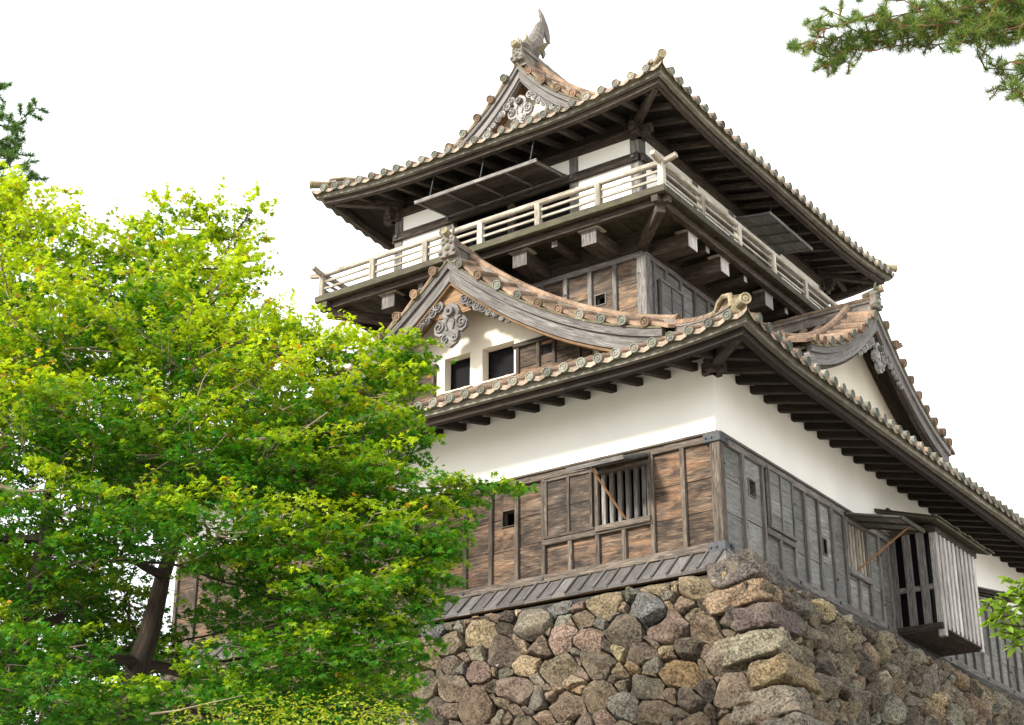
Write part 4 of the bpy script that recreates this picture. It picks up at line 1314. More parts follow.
def stone_field(k, U0, U1, V0, V1, seed, quoins, sizes=(.20, .46)):
    rs = random.Random(seed)
    pts = []
    cell = {}
    def near(u, v, rr):
        for i in range(int((u - rr) // .5), int((u + rr) // .5) + 1):
            for j in range(int((v - rr) // .5), int((v + rr) // .5) + 1):
                for q in cell.get((i, j), ()): yield q
    AN = 1.22
    def tryadd(u, v, r, kf):
        for (a, b, c) in near(u / AN, v, r + .6):
            if (a - u / AN) ** 2 + (b - v) ** 2 < ((c + r) * kf) ** 2: return False
        pts.append((u / AN, v, r)); cell.setdefault((int((u / AN) // .5), int(v // .5)), []).append(pts[-1]); return True
    area = (U1 - U0) * (V1 - V0)
    for r, tries in ((.26, 3), (.22, 14), (.18, 28), (.145, 36), (.11, 44), (.08, 50), (.05, 60)):
        for _ in range(int(area * tries)):
            tryadd(rs.uniform(U0, U1), rs.uniform(V0, V1), r * rs.uniform(.92, 1.08), .88)
    st = []
    for i, (u, v, r) in enumerate(pts):
        R_ = r * 2.2 + .2
        poly = [(u - R_, v - R_), (u + R_, v - R_), (u + R_, v + R_), (u - R_, v + R_)]
        for (a, b, c) in near(u, v, R_ + .9):
            if a == u and b == v: continue
            dx, dy = a - u, b - v
            cc = (a * a + b * b - c * c - u * u - v * v + r * r) / 2
            poly = clip(poly, dx, dy, cc)
            if len(poly) < 3: break
        poly = clip(poly, 0, -1, -V0)
        if len(poly) < 3: continue
        cu = sum(p[0] for p in poly) / len(poly); cv = sum(p[1] for p in poly) / len(poly)
        if cu * AN < 0: continue
        st.append(((cu, cv), poly, r))
    verts = []; faces = []; tint = []
    for (cu, cv), poly, r in st:
        # drop stones hidden by the corner blocks
        if any(cu * AN < q[2][k] - .42 and q[0] < -cv < q[1] for q in quoins): continue
        far = cv > 5.2 or cu * AN > 13.5
        NA = 32 if not far else 12
        rings = (1.0, .965, .9, .8, .64, .42, .2) if not far else (1.0, .85, .5)
        rad = []
        for a in range(NA):
            an = 2 * PI * a / NA; dx, dy = math.cos(an), math.sin(an); best = 9
            for i in range(len(poly)):
                p = poly[i]; q = poly[(i + 1) % len(poly)]
                ex, ey = q[0] - p[0], q[1] - p[1]
                den = dx * ey - dy * ex
                if abs(den) < 1e-9: continue
                t = ((p[0] - cu) * ey - (p[1] - cv) * ex) / den
                s = ((p[0] - cu) * dy - (p[1] - cv) * dx) / den
                if t > 0 and -1e-6 <= s <= 1 + 1e-6: best = min(best, t)
            rad.append(best)
        rad = [(rad[i - 1] + 12 * rad[i] + rad[(i + 1) % NA]) / 14 for i in range(NA)]
        mr = sum(rad) / NA
        rad = [max(.02, min(x, mr * 1.6) * rs.uniform(.955, .995) - .004) for x in rad]
        Hh = min(.32, .09 + mr * .72) * rs.uniform(.75, 1.2)
        tx, ty = rs.uniform(-.3, .3), rs.uniform(-.22, .38)
        cuts = []
        for _ in range(rs.choice((4, 5, 6, 7))):
            an = rs.uniform(0, 2 * PI); sl = rs.uniform(.3, 1.2); cuts.append((math.cos(an) * sl, math.sin(an) * sl, Hh * rs.uniform(.5, .9) + mr * .12 * sl))
        seedv = rs.uniform(0, 90)
        b0 = len(verts)
        col = None
        top = cv < -V0 and False
        pal = PAL_L if k == 0 else PAL_R
        col = pick(pal)
        if -cv > BT - .55 and k == 0 and rs.random() < .75 and mr > .12: col = rs.choice([(.46, .35, .17), (.42, .33, .19), (.3, .27, .17), (.36, .28, .17), (.2, .2, .19)])
        def add(px, py, t):
            dx, dy = px - cu, py - cv
            h = Hh * max(0.0, 1 - t ** 6) ** .7 + (tx * dx + ty * -dy) * (1 - t ** 4)
            for (ca, cb, cc) in cuts: h = min(h, cc - ca * dx - cb * dy)
            h = max(h, -.03)
            nz = mnoise.noise(Vector((px * 4.2 + seedv, py * 4.2, seedv))) * .06 + (abs(mnoise.noise(Vector((px * 9 + seedv, py * 9, 3)))) - .2) * .06 + mnoise.noise(Vector((px * 22 + seedv, py * 22, 3))) * .015
            h += nz * (1 - t ** 8 * .6) * min(1, mr * 5)
            w = t * .0 + mnoise.noise(Vector((px * 6, py * 6, seedv))) * .02 * (1 if t > .9 else 0)
            wu = mnoise.noise(Vector((px * 2.6, py * 2.6, 50))) * .11; wv = mnoise.noise(Vector((px * 2.6, py * 2.6, 80))) * .13
            zz = -py + wv * min(1.0, max(0.0, (py - V0) * 2)); w += wu
            verts.append(tuple(facepoint(k, px * AN + w, zz, h - .10)))
        for t in rings:
            for a in range(NA):
                an = 2 * PI * a / NA
                add(cu + math.cos(an) * rad[a] * t, cv + math.sin(an) * rad[a] * t, t)
        add(cu, cv, 0)
        nr = len(rings)
        # skirt going back into the wall
        bs = len(verts)
        for a in range(NA):
            an = 2 * PI * a / NA
            verts.append(tuple(facepoint(k, (cu + math.cos(an) * rad[a] * .8) * AN, -(cv + math.sin(an) * rad[a] * .8), -.30)))
        for a in range(NA):
            a2_ = (a + 1) % NA
            faces.append((bs + a, bs + a2_, b0 + a2_, b0 + a)); tint.append(col)
            for i in range(nr - 1):
                faces.append((b0 + i * NA + a, b0 + i * NA + a2_, b0 + (i + 1) * NA + a2_, b0 + (i + 1) * NA + a)); tint.append(col)
            faces.append((b0 + (nr - 1) * NA + a, b0 + (nr - 1) * NA + a2_, b0 + nr * NA)); tint.append(col)
    return verts, faces, tint

def raw_mesh(name, verts, faces, tint, mat, parent, sharp=None, smooth=True):
    me = bpy.data.meshes.new(name); me.from_pydata(verts, [], faces)
    a = me.attributes.new('tint', 'FLOAT_COLOR', 'FACE')
    a.data.foreach_set('color', [x for c in tint for x in (c[0], c[1], c[2], 1.0)])
    me.materials.append(mat)
    if smooth: me.polygons.foreach_set('use_smooth', [True] * len(faces))
    if sharp: me.set_sharp_from_angle(angle=R(sharp))
    me.update()
    o = bpy.data.objects.new(name, me); COL.objects.link(o)
    if parent is not None: o.parent = parent
    return o

# corner blocks: (z_low, z_high, (length on left face, length on right face))
quoins = []
z = BT + .10; i = 0
hs = [.50, .40, .42, .44, .42, .46, .44, .46, .42, .46, .44, .48, .45, .5, .5, .5, .5, .55, .55, .55]
for h in hs:
    long_left = i % 2 == 1
    quoins.append((z - h, z, (.85 if long_left else .5, .55 if long_left else .9)) if i else (z - h, z, (.7, .9)))
    z -= h; i += 1
for k, U1 in ((0, 14.5), (1, 19.5)):
    v, f, t = stone_field(k, -.2, U1, -BT + .2, 8.4, 31 + k, quoins)
    raw_mesh('boulder_facing', v, f, t, M['stone'], base, 24)
def quoin(z0, z1, ll, lr, col, idx):
    rq = random.Random(900 + idx)
    n = 14
    sd = rq.uniform(0, 99)
    pr_ = .06 + rq.uniform(-.03, .05)
    g_ = .012
    verts = []; faces = []
    tiltL = -rq.uniform(.10, .2) * ll; tiltR = -rq.uniform(.0, .1); tz = rq.uniform(-.03, .03)
    # superellipsoid-like block in local (a along left, b along right, c height)
    def pos(a, b, c):
        # a,b,c in -1..1 ; squash to a rounded block with broken corners
        p = Vector((a, b, c)); 
        ex = 9.0
        l = (abs(a) ** ex + abs(b) ** ex + abs(c) ** ex) ** (1 / ex)
        p = p / max(l, 1e-6)
        q = p * 1.6 + Vector((sd, 0, 0))
        p = p * (1 + .18 * mnoise.noise(q) + .05 * mnoise.noise(q * 3.1) + .02 * mnoise.noise(q * 8))
        zc = (z0 + z1) / 2 + p.z * ((z1 - z0) / 2 - g_)
        fa = (1 - p.x) / 2; fb = (1 - p.y) / 2      # 0 at the outer corner
        zc += fa * tiltL + fb * tiltR * .6
        o = boff(zc) + pr_
        return Vector((XR + o - fa * ll, YF - o + fb * lr, zc))
    def side(fn):
        b = len(verts)
        for i_ in range(n + 1):
            for j_ in range(n + 1): verts.append(tuple(pos(*fn(-1 + 2 * i_ / n, -1 + 2 * j_ / n))))
        for i_ in range(n):
            for j_ in range(n): faces.append((b + i_ * (n + 1) + j_, b + (i_ + 1) * (n + 1) + j_, b + (i_ + 1) * (n + 1) + j_ + 1, b + i_ * (n + 1) + j_ + 1))
    side(lambda s, t: (1, s, t)); side(lambda s, t: (s, 1, t)); side(lambda s, t: (s, t, 1)); side(lambda s, t: (s, t, -1)); side(lambda s, t: (-1, s, t)); side(lambda s, t: (s, -1, t))
    o = raw_mesh('corner_stone', verts, faces, [col] * len(faces), M['stone'], base, 50)
    import bmesh
    bm = bmesh.new(); bm.from_mesh(o.data); bmesh.ops.remove_doubles(bm, verts=bm.verts, dist=.001); bmesh.ops.recalc_face_normals(bm, faces=bm.faces); bm.to_mesh(o.data); bm.free()
    o.data.set_sharp_from_angle(angle=R(48))
qc = [(.19, .16, .14), (.36, .25, .16), (.20, .15, .13), (.36, .32, .22), (.36, .27, .15), (.33, .28, .21), (.30, .26, .21)]
for i, (z0, z1, (ll, lr)) in enumerate(quoins):
    quoin(z0, z1, ll + .1, lr + .1, qc[i] if i < len(qc) else pick(PAL_L), i)
# earth core behind the stones and the far sides
m = MB()
def core(z): o = boff(z) - .27; return [Vector((XL - o, YF - o, z)), Vector((XR + o, YF - o, z)), Vector((XR + o, YB + o, z)), Vector((XL - o, YB + o, z))]
m.prism(core(-9.3), core(-.56))
m.build('earth_core', M['soil'], base)
#@@TREES
# ------------------------------------------------------------------ trees
F_h = Vector((-math.sin(R(34.9)), math.cos(R(34.9)), 0)); R_h = Vector((math.cos(R(34.9)), math.sin(R(34.9)), 0))
def spot(lat, dist, z):
    """world point: metres to the right of and in front of the place the photographer stood"""
    p = Vector((CAM.x, CAM.y, 0)) + R_h * lat + F_h * dist
    return Vector((p.x, p.y, z))

def branch_path(a, b, sag, n, rr, wig=.12):
    a = Vector(a); b = Vector(b); L = (b - a).length
    pts = []
    ph = [rr.uniform(0, 6.28) for _ in range(4)]
    for i in range(n + 1):
        t = i / n
        p = a.lerp(b, t) + Vector((0, 0, sag * math.sin(PI * t)))
        w = wig * L * math.sin(PI * t) * .5
        p += Vector((math.sin(t * 7 + ph[0]) * w * .4, math.sin(t * 9 + ph[1]) * w * .4, math.sin(t * 6 + ph[2]) * w * .3))
        pts.append(p)
    return pts

def leaves_mesh(name, P, Nn, D, S, colr, parent, mat, kind='maple'):
    """P centres, Nn normals, D tip directions, S sizes (numpy) -> one mesh of palmate leaves"""
    P = np.array(P, dtype=np.float64); Nn = np.array(Nn); D = np.array(D); S = np.array(S)[:, None]
    Nn /= np.linalg.norm(Nn, axis=1)[:, None]
    D = D - Nn * (D * Nn).sum(1)[:, None]; D /= np.maximum(np.linalg.norm(D, axis=1)[:, None], 1e-6)
    Sd = np.cross(Nn, D)
    if kind == 'maple':
        lobes = [(0, 1.0), (.75, .86), (-.75, .86), (1.55, .62), (-1.55, .62)]
        quads = []
        for an, ln in lobes:
            w = .17 * ln ** .5
            quads.append([(0, 0, 0), (math.cos(an - .42) * ln * .5, math.sin(an - .42) * ln * .5, .02), (math.cos(an) * ln, math.sin(an) * ln, -.12), (math.cos(an + .42) * ln * .5, math.sin(an + .42) * ln * .5, .02)])
    elif kind == 'oval':
        quads = [[(0, 0, 0), (.35, -.24, .05), (.7, -.2, .02), (1.05, 0, -.12)], [(0, 0, 0), (1.05, 0, -.12), (.7, .2, .02), (.35, .24, .05)]]
    else:
        quads = [[(0, -.5, 0), (1.0, -.12, 0), (1.0, .12, 0), (0, .5, 0)]]
    nq = len(quads); n = len(P)
    V = np.zeros((n, nq * 4, 3))
    for qi, q in enumerate(quads):
        for vi, (a, b, c) in enumerate(q):
            V[:, qi * 4 + vi] = P + D * (a * S) + Sd * (b * S) + Nn * (c * S)
    V = V.reshape(-1, 3)
    nf = n * nq
    me = bpy.data.meshes.new(name)
    me.vertices.add(len(V)); me.vertices.foreach_set('co', V.ravel())
    me.loops.add(nf * 4); me.loops.foreach_set('vertex_index', np.arange(nf * 4, dtype=np.int32))
    me.polygons.add(nf); me.polygons.foreach_set('loop_start', np.arange(0, nf * 4, 4, dtype=np.int32)); me.polygons.foreach_set('loop_total', np.full(nf, 4, dtype=np.int32))
    c = np.repeat(np.concatenate([np.array(colr), np.ones((n, 1))], 1), nq, axis=0)
    a = me.attributes.new('tint', 'FLOAT_COLOR', 'FACE'); a.data.foreach_set('color', c.ravel())
    me.materials.append(mat); me.update(); me.validate()
    o = bpy.data.objects.new(name, me); COL.objects.link(o)
    if parent is not None: o.parent = parent
    return o

def px(x, y, d):
    """pixel of the photograph at horizontal distance d -> lateral metres, height (used once to survey the tree)"""
    th = R(23.4); X = x - 512; Y = 362.5 - y
    fx = 1670 * math.cos(th) - Y * math.sin(th); fz = 1670 * math.sin(th) + Y * math.cos(th)
    return (X / fx * d, d, CAM.z + fz / fx * d)

# ---- maple: surveyed clumps (lateral, distance, height, radius)
clumps = []
def cl(x, y, d, r): a = px(x, y, d); clumps.append((a[0], a[1], a[2], r))
for a in [ (20, 225, 17, .50), (75, 262, 16.6, .50), (10, 300, 16, .60), (125, 250, 17, .36), (180, 222, 17.2, .34), (160, 268, 16.5, .46), (218, 262, 17, .36), (232, 236, 17.3, .24), (205, 300, 16.2, .52),
          (250, 345, 16, .50), (300, 352, 16, .40), (345, 362, 15.8, .40), (385, 362, 15.6, .30), (375, 395, 15.4, .32), (130, 325, 15.6, .62), (55, 350, 15.4, .62), (190, 375, 15.2, .6), (270, 405, 15, .56), (335, 425, 15, .44),
          (385, 432, 15, .26), (25, 440, 14.8, .62), (100, 430, 14.7, .62), (180, 455, 14.6, .58), (255, 475, 14.6, .52), (325, 485, 14.8, .48), (385, 487, 14.8, .36), (435, 490, 15, .24), (462, 492, 15, .15),
          (60, 505, 14.2, .42), (135, 515, 14, .42), (210, 535, 14, .46), (285, 545, 14.2, .46), (350, 545, 14.4, .42), (400, 548, 14.6, .32), (418, 520, 14.8, .24),
          (20, 590, 14.6, .34), (80, 600, 15.6, .26), (225, 575, 14.2, .26), (330, 600, 14, .40), (385, 605, 14.2, .32), (405, 575, 14.4, .26), (270, 590, 14.2, .30), (300, 660, 13.8, .40), (360, 650, 14, .36), (235, 665, 14, .34),
          (60, 650, 14, .34), (10, 660, 13.6, .42), (45, 700, 13.4, .36), (110, 715, 13.6, .34), (180, 700, 13.8, .36), (250, 715, 13.6, .34), (320, 712, 13.8, .32), (375, 700, 13.9, .26),
          (-60, 260, 17, .8), (-80, 380, 16, .9), (-80, 520, 15, .9), (-70, 640, 14.5, .7), (-170, 420, 16, 1.1), (-190, 600, 15, 1.0), (60, 330, 18, .8), (180, 360, 18, .7), (0, 400, 18, .8), (110, 440, 17.5, .7), (230, 430, 17.3, .6), (300, 440, 17, .45), (190, 300, 18.6, .5), (30, 560, 16.5, .55), (60, 620, 16.5, .42), (20, 690, 16, .6), (90, 700, 16, .5), (160, 670, 16, .30), (230, 620, 16, .34), (290, 620, 15.5, .45), (340, 690, 15.5, .5), (270, 690, 15.5, .4), (0, 210, 17, .45), (210, 212, 17.2, .2), (405, 352, 15.5, .18), (300, 500, 16, .6), (370, 520, 16, .45), (150, 480, 16.5, .7), (240, 350, 17, .5), (420, 560, 14.8, .26), (395, 640, 14.3, .24), (120, 555, 14.2, .2), (70, 560, 14.0, .22), (250, 210, 17, .14), (500, 482, 15, .10), (125, 600, 16.5, .34), (140, 640, 15.8, .28), (30, 600, 17, .5), (90, 560, 17, .4), (110, 640, 17, .4)]:
    cl(*a)
rm = random.Random(5)
def make_maple(label, trunk_lat, trunk_d, clus, trunk_px, lead_px, name='maple_tree'):
    root = thing(name, label, 'maple tree', group='maples in front of the keep')
    base_p = spot(trunk_lat, trunk_d, GZ)
    fork = spot(trunk_px[0], trunk_px[1], trunk_px[2])
    m = MB()
    tp = branch_path(base_p, fork, 0, 12, rm, .10)
    lead = branch_path(fork, spot(*lead_px), 0, 8, rm, .12)[1:]
    m.tube(tp + lead, [.15 - .04 * i / 12 for i in range(13)] + [.105 - .085 * (i + 1) / 8 for i in range(8)], 12, r=.4)
    m.build('trunk', M['bark'], root, smooth=True)
    limbs = MB(); twigs = MB()
    P = []; Nn = []; D = []; S = []; C = []
    # a handful of main limbs, clumps hang on the nearest one
    ends = []
    cw = [(spot(c[0], c[1], c[2]), c[3]) for c in clus]
    order = sorted(cw, key=lambda c: (c[0] - fork).length)
    nodes_ = [(fork, .10), (lead[2], .08), (lead[5], .05)]
    for t_ in (.55, .7, .85): nodes_.append((Vector(tp[int(12 * t_)]), .12))
    for c, r in order:
        best = min(nodes_, key=lambda q: (q[0] - c).length + max(0, q[0].z - c.z) * .8 - q[1] * 2)
        a = best[0]; ra = best[1] * .62
        target = c - Vector((0, 0, r * .25))
        pts = branch_path(a, target, .05 * (target - a).length, 8, rm, .16)
        r1 = max(.010, ra * .4)
        limbs.tube(pts, [ra + (r1 - ra) * i / 8 for i in range(9)], 7, r=rm.random())
        nodes_.append((pts[4], (ra + r1) / 2)); nodes_.append((pts[8], r1 * 1.3))
        # sprays
        out = (c - fork); out.z *= .2
        if out.length < .1: out = Vector((1, 0, 0))
        out.normalize()
        cy = rm.uniform(-.28, .22)
        nsp = max(10, int(430 * r ** 2.1))
        for s in range(nsp):
            while True:
                v = Vector((rm.uniform(-1, 1), rm.uniform(-1, 1), rm.uniform(-1, 1)))
                if .25 < v.length < 1.0: break
            v = v * (1.0 if rm.random() < .8 else 1.25)
            sp = c + Vector((v.x * r * 1.15, v.y * r * 1.15, v.z * r * .85))
            dr = (Vector((v.x, v.y, 0)) * .9 + out * .6 + Vector((rm.uniform(-.4, .4), rm.uniform(-.4, .4), 0)))
            if dr.length < .05: dr = out.copy()
            dr.normalize()
            ln = rm.uniform(.22, .42) * (.7 + r * .5)
            if rm.random() < .16:
                twigs.tube([c.lerp(sp, .25), sp - Vector((0, 0, .02)), sp + dr * ln * .9 + Vector((0, 0, -.03))], [.009, .006, .003], 4, cap=False, r=rm.random())
            young_lit = max(0.0, min(1.0, (v.z + .35) * .75 + rm.uniform(-.3, .3) + (c.z + 1.5) * .17 + cy))  # leaf age plus painted sun and shade: yellower tops, deeper green low down
            lat = Vector((-dr.y, dr.x, 0))
            pitch = rm.uniform(-.6, .3)
            nl = rm.randint(20, 32)
            for l in range(nl):
                t = rm.random(); w = rm.uniform(-1, 1) * ln * .42 * (1 - t * .55)
                p = sp + dr * (t * ln) + lat * w + Vector((0, 0, t * ln * pitch + rm.uniform(-.03, .03) - abs(w) * .15))
                P.append(p)
                Nn.append((rm.gauss(0, .6), rm.gauss(0, .6), 1.0))
                dd = dr + lat * (w / ln * 2.2) + Vector((rm.uniform(-.5, .5), rm.uniform(-.5, .5), -.35))
                D.append(tuple(dd)); S.append(rm.uniform(.030, .062))
                y = min(1, max(0, young_lit + rm.uniform(-.25, .25)))
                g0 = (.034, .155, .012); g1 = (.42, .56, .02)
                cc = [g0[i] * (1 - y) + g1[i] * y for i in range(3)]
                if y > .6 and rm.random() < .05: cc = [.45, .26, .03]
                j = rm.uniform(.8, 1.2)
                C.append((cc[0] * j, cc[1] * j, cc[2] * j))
    limbs.build('limbs', M['bark'], root, smooth=True)
    twigs.build('twigs', M['bark_pale'], root)
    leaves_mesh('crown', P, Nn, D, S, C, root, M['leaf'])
    # bare pale twigs that stick out of the crown
    return root, len(P)

split = [c for c in clumps]
left_c = [c for c in clumps if c[0] < -4.05]
right_c = [c for c in clumps if c[0] >= -4.05]
a_ = px(22, 640, 14.9); b_ = px(2, 790, 14.6)
r1_, n1 = make_maple('big green maple at the left edge, its thick trunk leaning beside the paler twin', b_[0] - .15, b_[1], left_c, (a_[0], a_[1], a_[2]), px(70, 400, 15.6))
a_ = px(138, 665, 14.9); b_ = px(110, 800, 14.8)
r2_, n2 = make_maple('bright green maple whose yellow tipped branches reach across the white castle wall', b_[0] - .1, b_[1], right_c, (a_[0], a_[1], a_[2]), px(205, 450, 15.3))
print('maple leaves', n1, n2)
# pale bare branches on the right maple
def bare(pts, d, r0):
    m = MB()
    q = [spot(*px(x, y, d)) for x, y in pts]; m.tube(q, [r0 * (1 - .75 * i / (len(q) - 1)) for i in range(len(q))], 6, r=rm.random())
    m.build('bare_twig', M['bark_pale'], r2_, smooth=True)
bare([(245, 440), (270, 438), (300, 432), (328, 412)], 14.3, .018); bare([(270, 438), (300, 436), (320, 428)], 14.3, .011)
bare([(160, 518), (180, 532), (205, 545), (240, 520), (262, 500)], 13.8, .010); bare([(205, 545), (212, 560)], 13.8, .011)
bare([(0, 487), (25, 492), (50, 490)], 13.9, .026); bare([(25, 492), (45, 482)], 13.9, .012)
bare([(150, 714), (175, 711), (205, 704), (245, 695)], 13.0, .009)
bare([(190, 420), (203, 380), (215, 362)], 14.2, .009)

# ---- pines
def tuft(P, Nn, D, S, C, p, d, n, ln, rr, cols):
    for _ in range(n):
        v = Vector((rr.gauss(0, 1), rr.gauss(0, 1), rr.gauss(0, 1) + .35)).normalized()
        v = (v + d * .55).normalized()
        P.append(p); D.append(tuple(v)); nn = v.cross(Vector((rr.uniform(-1, 1), rr.uniform(-1, 1), rr.uniform(-1, 1))))
        if nn.length < .01: nn = v.orthogonal()
        Nn.append(tuple(nn)); S.append(ln * rr.uniform(.75, 1.1)); c = rr.choice(cols); j = rr.uniform(.8, 1.25); C.append((c[0] * j, c[1] * j, c[2] * j))

def needles(name, P, Nn, D, S, C, parent, width):
    P = np.array(P); Nn = np.array(Nn); D = np.array(D); S = np.array(S)
    Nn /= np.linalg.norm(Nn, axis=1)[:, None]; Sd = np.cross(Nn, D)
    n = len(P); V = np.zeros((n, 3, 3)); V[:, 0] = P - Sd * width; V[:, 1] = P + Sd * width; V[:, 2] = P + D * S[:, None]
    me = bpy.data.meshes.new(name)
    me.vertices.add(n * 3); me.vertices.foreach_set('co', V.ravel()); me.loops.add(n * 3); me.loops.foreach_set('vertex_index', np.arange(n * 3, dtype=np.int32))
    me.polygons.add(n); me.polygons.foreach_set('loop_start', np.arange(0, n * 3, 3, dtype=np.int32)); me.polygons.foreach_set('loop_total', np.full(n, 3, dtype=np.int32))
    a = me.attributes.new('tint', 'FLOAT_COLOR', 'FACE'); a.data.foreach_set('color', np.concatenate([np.array(C), np.ones((n, 1))], 1).ravel())
    me.materials.append(M['needle']); me.update(); me.validate()
    o = bpy.data.objects.new(name, me); COL.objects.link(o); o.parent = parent; return o

def pine(label, base_p, top_p, branches, seed, ln, width, cols, r0=.2, bark='bark_red'):
    """branches: list of (list of world points, start radius, tuft radius)"""
    rr = random.Random(seed)
    root = thing('pine_tree', label, 'pine tree', group='pines reaching into the sky')
    m = MB(); tp = branch_path(base_p, top_p, 0, 14, rr, .06); m.tube(tp, [r0 * (1 - .75 * i / 14) for i in range(15)], 12, r=.3); m.build('trunk', M[bark], root, smooth=True)
    P, Nn, D, S, C = [], [], [], [], []
    lb = MB()
    for pts, rb, tr in branches:
        pts = [Vector(p) for p in pts]
        start = min(tp, key=lambda q: (q - pts[0]).length)
        full = [start] + pts
        dense = []
        for a, b in zip(full[:-1], full[1:]):
            k = max(2, int((b - a).length / .12))
            for i in range(k): dense.append(a.lerp(b, i / k) + Vector((rr.gauss(0, .012), rr.gauss(0, .012), rr.gauss(0, .012))))
        dense.append(full[-1])
        n = len(dense)
        lb.tube(dense, [max(.006, rb * (1 - i / n)) for i in range(n)], 6, r=rr.random())
        for i in range(n):
            if i < n * .12 and (dense[i] - start).length < .6: continue
            ax = (dense[min(i + 1, n - 1)] - dense[max(0, i - 1)]).normalized()
            for s in range(2):
                t = rr.uniform(.4, 1.5) * tr
                v = Vector((rr.gauss(0, 1), rr.gauss(0, 1), rr.gauss(0, .6))); v = (v - ax * v.dot(ax) * .5).normalized()
                v = (v + ax * .5).normalized()
                q = dense[i] + v * t
                lb.tube([dense[i], dense[i].lerp(q, .5) + Vector((0, 0, -.01)), q], [.009, .007, .004], 4, cap=False, r=rr.random())
                for w in (.35, .5, .65, .8, .9, 1.0):
                    tuft(P, Nn, D, S, C, dense[i].lerp(q, w), v, 20, ln, rr, cols)
                if rr.random() < .006:
                    lb.tube([q, q + Vector((0, 0, -.03)), q + Vector((0, 0, -.06))], [.018, .028, .006], 7)
    lb.build('limbs', M[bark], root, smooth=True)
    needles('crown', P, Nn, D, S, C, root, width)
    return root
def W_(x, y, d): return spot(*px(x, y, d))
PC = [(.05, .12, .03), (.09, .18, .04), (.17, .27, .05), (.035, .08, .025), (.30, .34, .08)]
br = []
def B(pts, d, rb=.03, tr=.2, dj=0): br.append(([W_(x, y, d + dj * i) for i, (x, y) in enumerate(pts)], rb, tr))
B([(1060, -10), (1010, -2), (960, -4)], 12, .06, .18, .1)
B([(1020, -5), (980, 2), (950, 12), (915, 22), (885, 32), (860, 44), (830, 58)], 12, .035, .13, .05)
B([(900, 26), (880, 12), (850, 22), (825, 30), (803, 48)], 11.9, .02, .10)
B([(880, 38), (855, 48), (835, 56), (815, 52)], 12.2, .02, .09)
B([(930, 18), (905, 2), (870, -6), (845, -2)], 12, .02, .13)
B([(850, 20), (830, 12), (808, 22)], 12, .012, .08)
B([(985, 2), (965, 18), (940, 30), (918, 38)], 12.2, .02, .11)
B([(1000, 0), (985, 20), (965, 38), (955, 50)], 12, .018, .09)
B([(1030, 0), (1010, 18), (990, 34), (980, 48)], 12.1, .02, .11)
B([(1050, 10), (1030, 22), (1005, 30)], 12, .02, .11)
B([(1080, 20), (1050, 60), (1020, 70), (985, 68)], 12.2, .03, .09)
B([(1070, 60), (1040, 82), (1015, 92), (1000, 85)], 12.3, .02, .11)
B([(1070, 40), (1040, 65), (1020, 84)], 12.2, .02, .11)
B([(1060, 84), (1035, 88), (1012, 92)], 12, .018, .08)
B([(1070, 50), (1040, 60), (1010, 62)], 12, .018, .12)
B([(1040, -4), (990, 8), (950, 4), (915, 10), (880, 24)], 12.3, .018, .12)
B([(1000, -20), (950, -30), (900, -30)], 12.4, .03, .18)
B([(870, 40), (850, 36), (832, 42), (818, 36)], 12.1, .015, .10)
B([(900, 28), (870, 30), (850, 62), (838, 64)], 12.1, .015, .08)
B([(920, 10), (900, 14), (878, 18)], 12.1, .015, .12)
B([(960, 8), (935, 14), (905, 30)], 12.1, .015, .12)
B([(1010, 10), (980, 22), (950, 24)], 12.3, .015, .13)
B([(850, 30), (825, 46), (800, 44), (790, 46)], 12.1, .012, .06)
B([(850, 50), (832, 62), (822, 66)], 12.1, .012, .07)

B([(1080, 80), (1050, 92), (1022, 96)], 12.2, .02, .14)
B([(1080, 50), (1045, 72), (1008, 76), (995, 66)], 12.2, .02, .09)
B([(1120, 0), (1150, 40), (1130, 100)], 12.5, .03, .2)
B([(1200, -100), (1120, -120), (1040, -110), (960, -90)], 12.6, .05, .25)
B([(1350, -100), (1450, -120), (1550, -80)], 13, .05, .25)
B([(1330, 60), (1430, 40), (1500, 80)], 13, .05, .25)
pine('pine whose needle branches hang into the upper right of the white sky', W_(1270, 1500, 12.6) * 1.0 if False else spot(6.2, 12.6, GZ), spot(5.9, 12.7, 5.5), br, 3, .105, .0017, PC, .22)
br = []
PC2 = [(.05, .125, .04), (.08, .17, .05), (.14, .25, .05), (.04, .10, .04)]
for pts in ([(-30, 110), (-5, 122), (8, 128), (22, 118), (36, 108)], [(-30, 150), (0, 148), (15, 142)], [(-30, 175), (0, 168), (18, 165), (28, 178)], [(-30, 130), (0, 140), (12, 136)], [(-40, 185), (0, 182), (22, 184)], [(-30, 90), (-12, 86), (0, 90)], [(-30, 100), (-14, 108), (2, 112)], [(-30, 160), (5, 158), (18, 150)], [(-40, 200), (0, 196), (12, 188)],
            [(-150, 120), (-190, 100)], [(-150, 200), (-200, 190)], [(-100, 20), (-130, 0)], [(-60, 60), (-40, 70)], [(-60, 230), (-20, 235)]):
    B(pts, 22, .03, .2)
pine('dark green pine rising behind the maple at the far left edge', spot(-9.2, 22.4, GZ), spot(-8.9, 22.3, 6.6), br, 4, .12, .006, PC2, .3, 'bark')

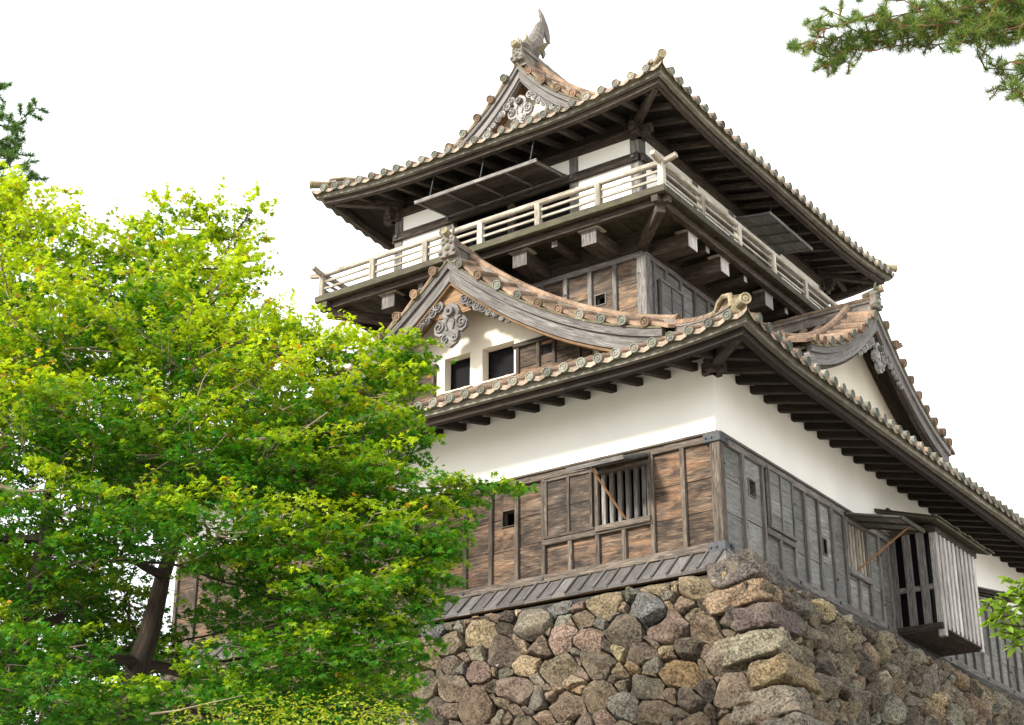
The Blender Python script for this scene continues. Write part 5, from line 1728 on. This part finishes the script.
# ---- cherry leaves at the right edge
rc = random.Random(12)
ch = thing('cherry_tree', 'bright green leafy cherry twigs entering at the lower right edge before the grey panelling', 'cherry tree')
m = MB(); cb = spot(4.6, 11.2, GZ); ct = spot(4.5, 11.3, CAM.z + 2.9)
tp = branch_path(cb, ct, 0, 10, rc, .08); m.tube(tp, [.11 - .08 * i / 10 for i in range(11)], 10); m.build('trunk', M['bark'], ch, smooth=True)
P, Nn, D, S, C = [], [], [], [], []
tw_ = MB()
for pts in ([(1120, 600), (1060, 612), (1030, 606), (1012, 588)], [(1110, 625), (1050, 628), (1018, 626), (992, 622)], [(1110, 640), (1050, 640), (1022, 636), (1002, 632)], [(1090, 590), (1045, 596), (1020, 606), (1000, 608)], [(1030, 632), (1018, 638), (1014, 636)], [(1110, 560), (1060, 585), (1030, 596)],
            [(1090, 600), (1040, 600), (1010, 595), (992, 600), (984, 612)], [(1090, 615), (1030, 616), (1000, 616), (986, 624)], [(1080, 580), (1040, 586), (1015, 582), (1008, 578)], [(1090, 630), (1040, 645), (1012, 646)], [(1150, 600), (1180, 540), (1190, 500)], [(1150, 560), (1120, 500), (1100, 470)], [(1150, 560), (1220, 520), (1260, 530)], [(1150, 600), (1100, 680), (1070, 740)]):
    q = [W_(x, y, 11) for x, y in pts]
    q = [min(tp, key=lambda t_: (t_ - q[0]).length)] + q
    tw_.tube(q, [.014] + [.009 - .006 * i / len(q) for i in range(len(q) - 1)], 5, r=rc.random())
    for a, b in zip(q[1:-1], q[2:]):
        k = max(2, int((b - a).length / .011))
        for i in range(k):
            p = a.lerp(b, i / k); d = (b - a).normalized()
            v = (d * .7 + Vector((rc.gauss(0, .6), rc.gauss(0, .6), rc.uniform(-1.0, .35)))).normalized()
            P.append(p + v * .012); D.append(tuple(v)); Nn.append((rc.gauss(0, .6), rc.gauss(0, .6), 1)); S.append(rc.uniform(.06, .10))
            j = rc.uniform(.75, 1.25); C.append((.17 * j, .29 * j, .03 * j))
tw_.build('twigs', M['bark'], ch)
leaves_mesh('crown', P, Nn, D, S, C, ch, M['leaf'], 'oval')

# ---- yellow green shrub along the foot of the picture
rs_ = random.Random(21)
sh = thing('shrub', 'yellow green bushy shrub below the stone wall at the foot of the maple', 'shrub')
P, Nn, D, S, C = [], [], [], [], []
m = MB()
for (x, y, d, r) in ((255, 738, 12.5, .34), (300, 736, 12.6, .32), (345, 734, 12.4, .34), (385, 738, 12.5, .30), (200, 745, 12.6, .32), (320, 790, 12.4, .5), (250, 800, 12.4, .5), (390, 800, 12.5, .45), (300, 900, 12.4, .6)):
    c = W_(x, y, d)
    m.tube(branch_path(spot(-1.75, 12.5, GZ), c, 0, 6, rs_), [.05 - .006 * i for i in range(7)], 6)
    for _ in range(int(5200 * r * r)):
        v = Vector((rs_.gauss(0, 1), rs_.gauss(0, 1), rs_.gauss(0, 1))).normalized() * rs_.uniform(.6, 1.03) ** .7
        v *= 1 + .22 * mnoise.noise(v * 3 + c)
        P.append(c + v * r); Nn.append(tuple(v + Vector((rs_.gauss(0, .5), rs_.gauss(0, .5), .6)))); D.append((rs_.gauss(0, 1), rs_.gauss(0, 1), rs_.gauss(0, .6) + .3)); S.append(rs_.uniform(.025, .045))
        y_ = rs_.random(); C.append((.16 + .16 * y_, .24 + .12 * y_, .015))
m.build('stems', M['bark'], sh)
leaves_mesh('foliage', P, Nn, D, S, C, sh, M['leaf'], 'oval')
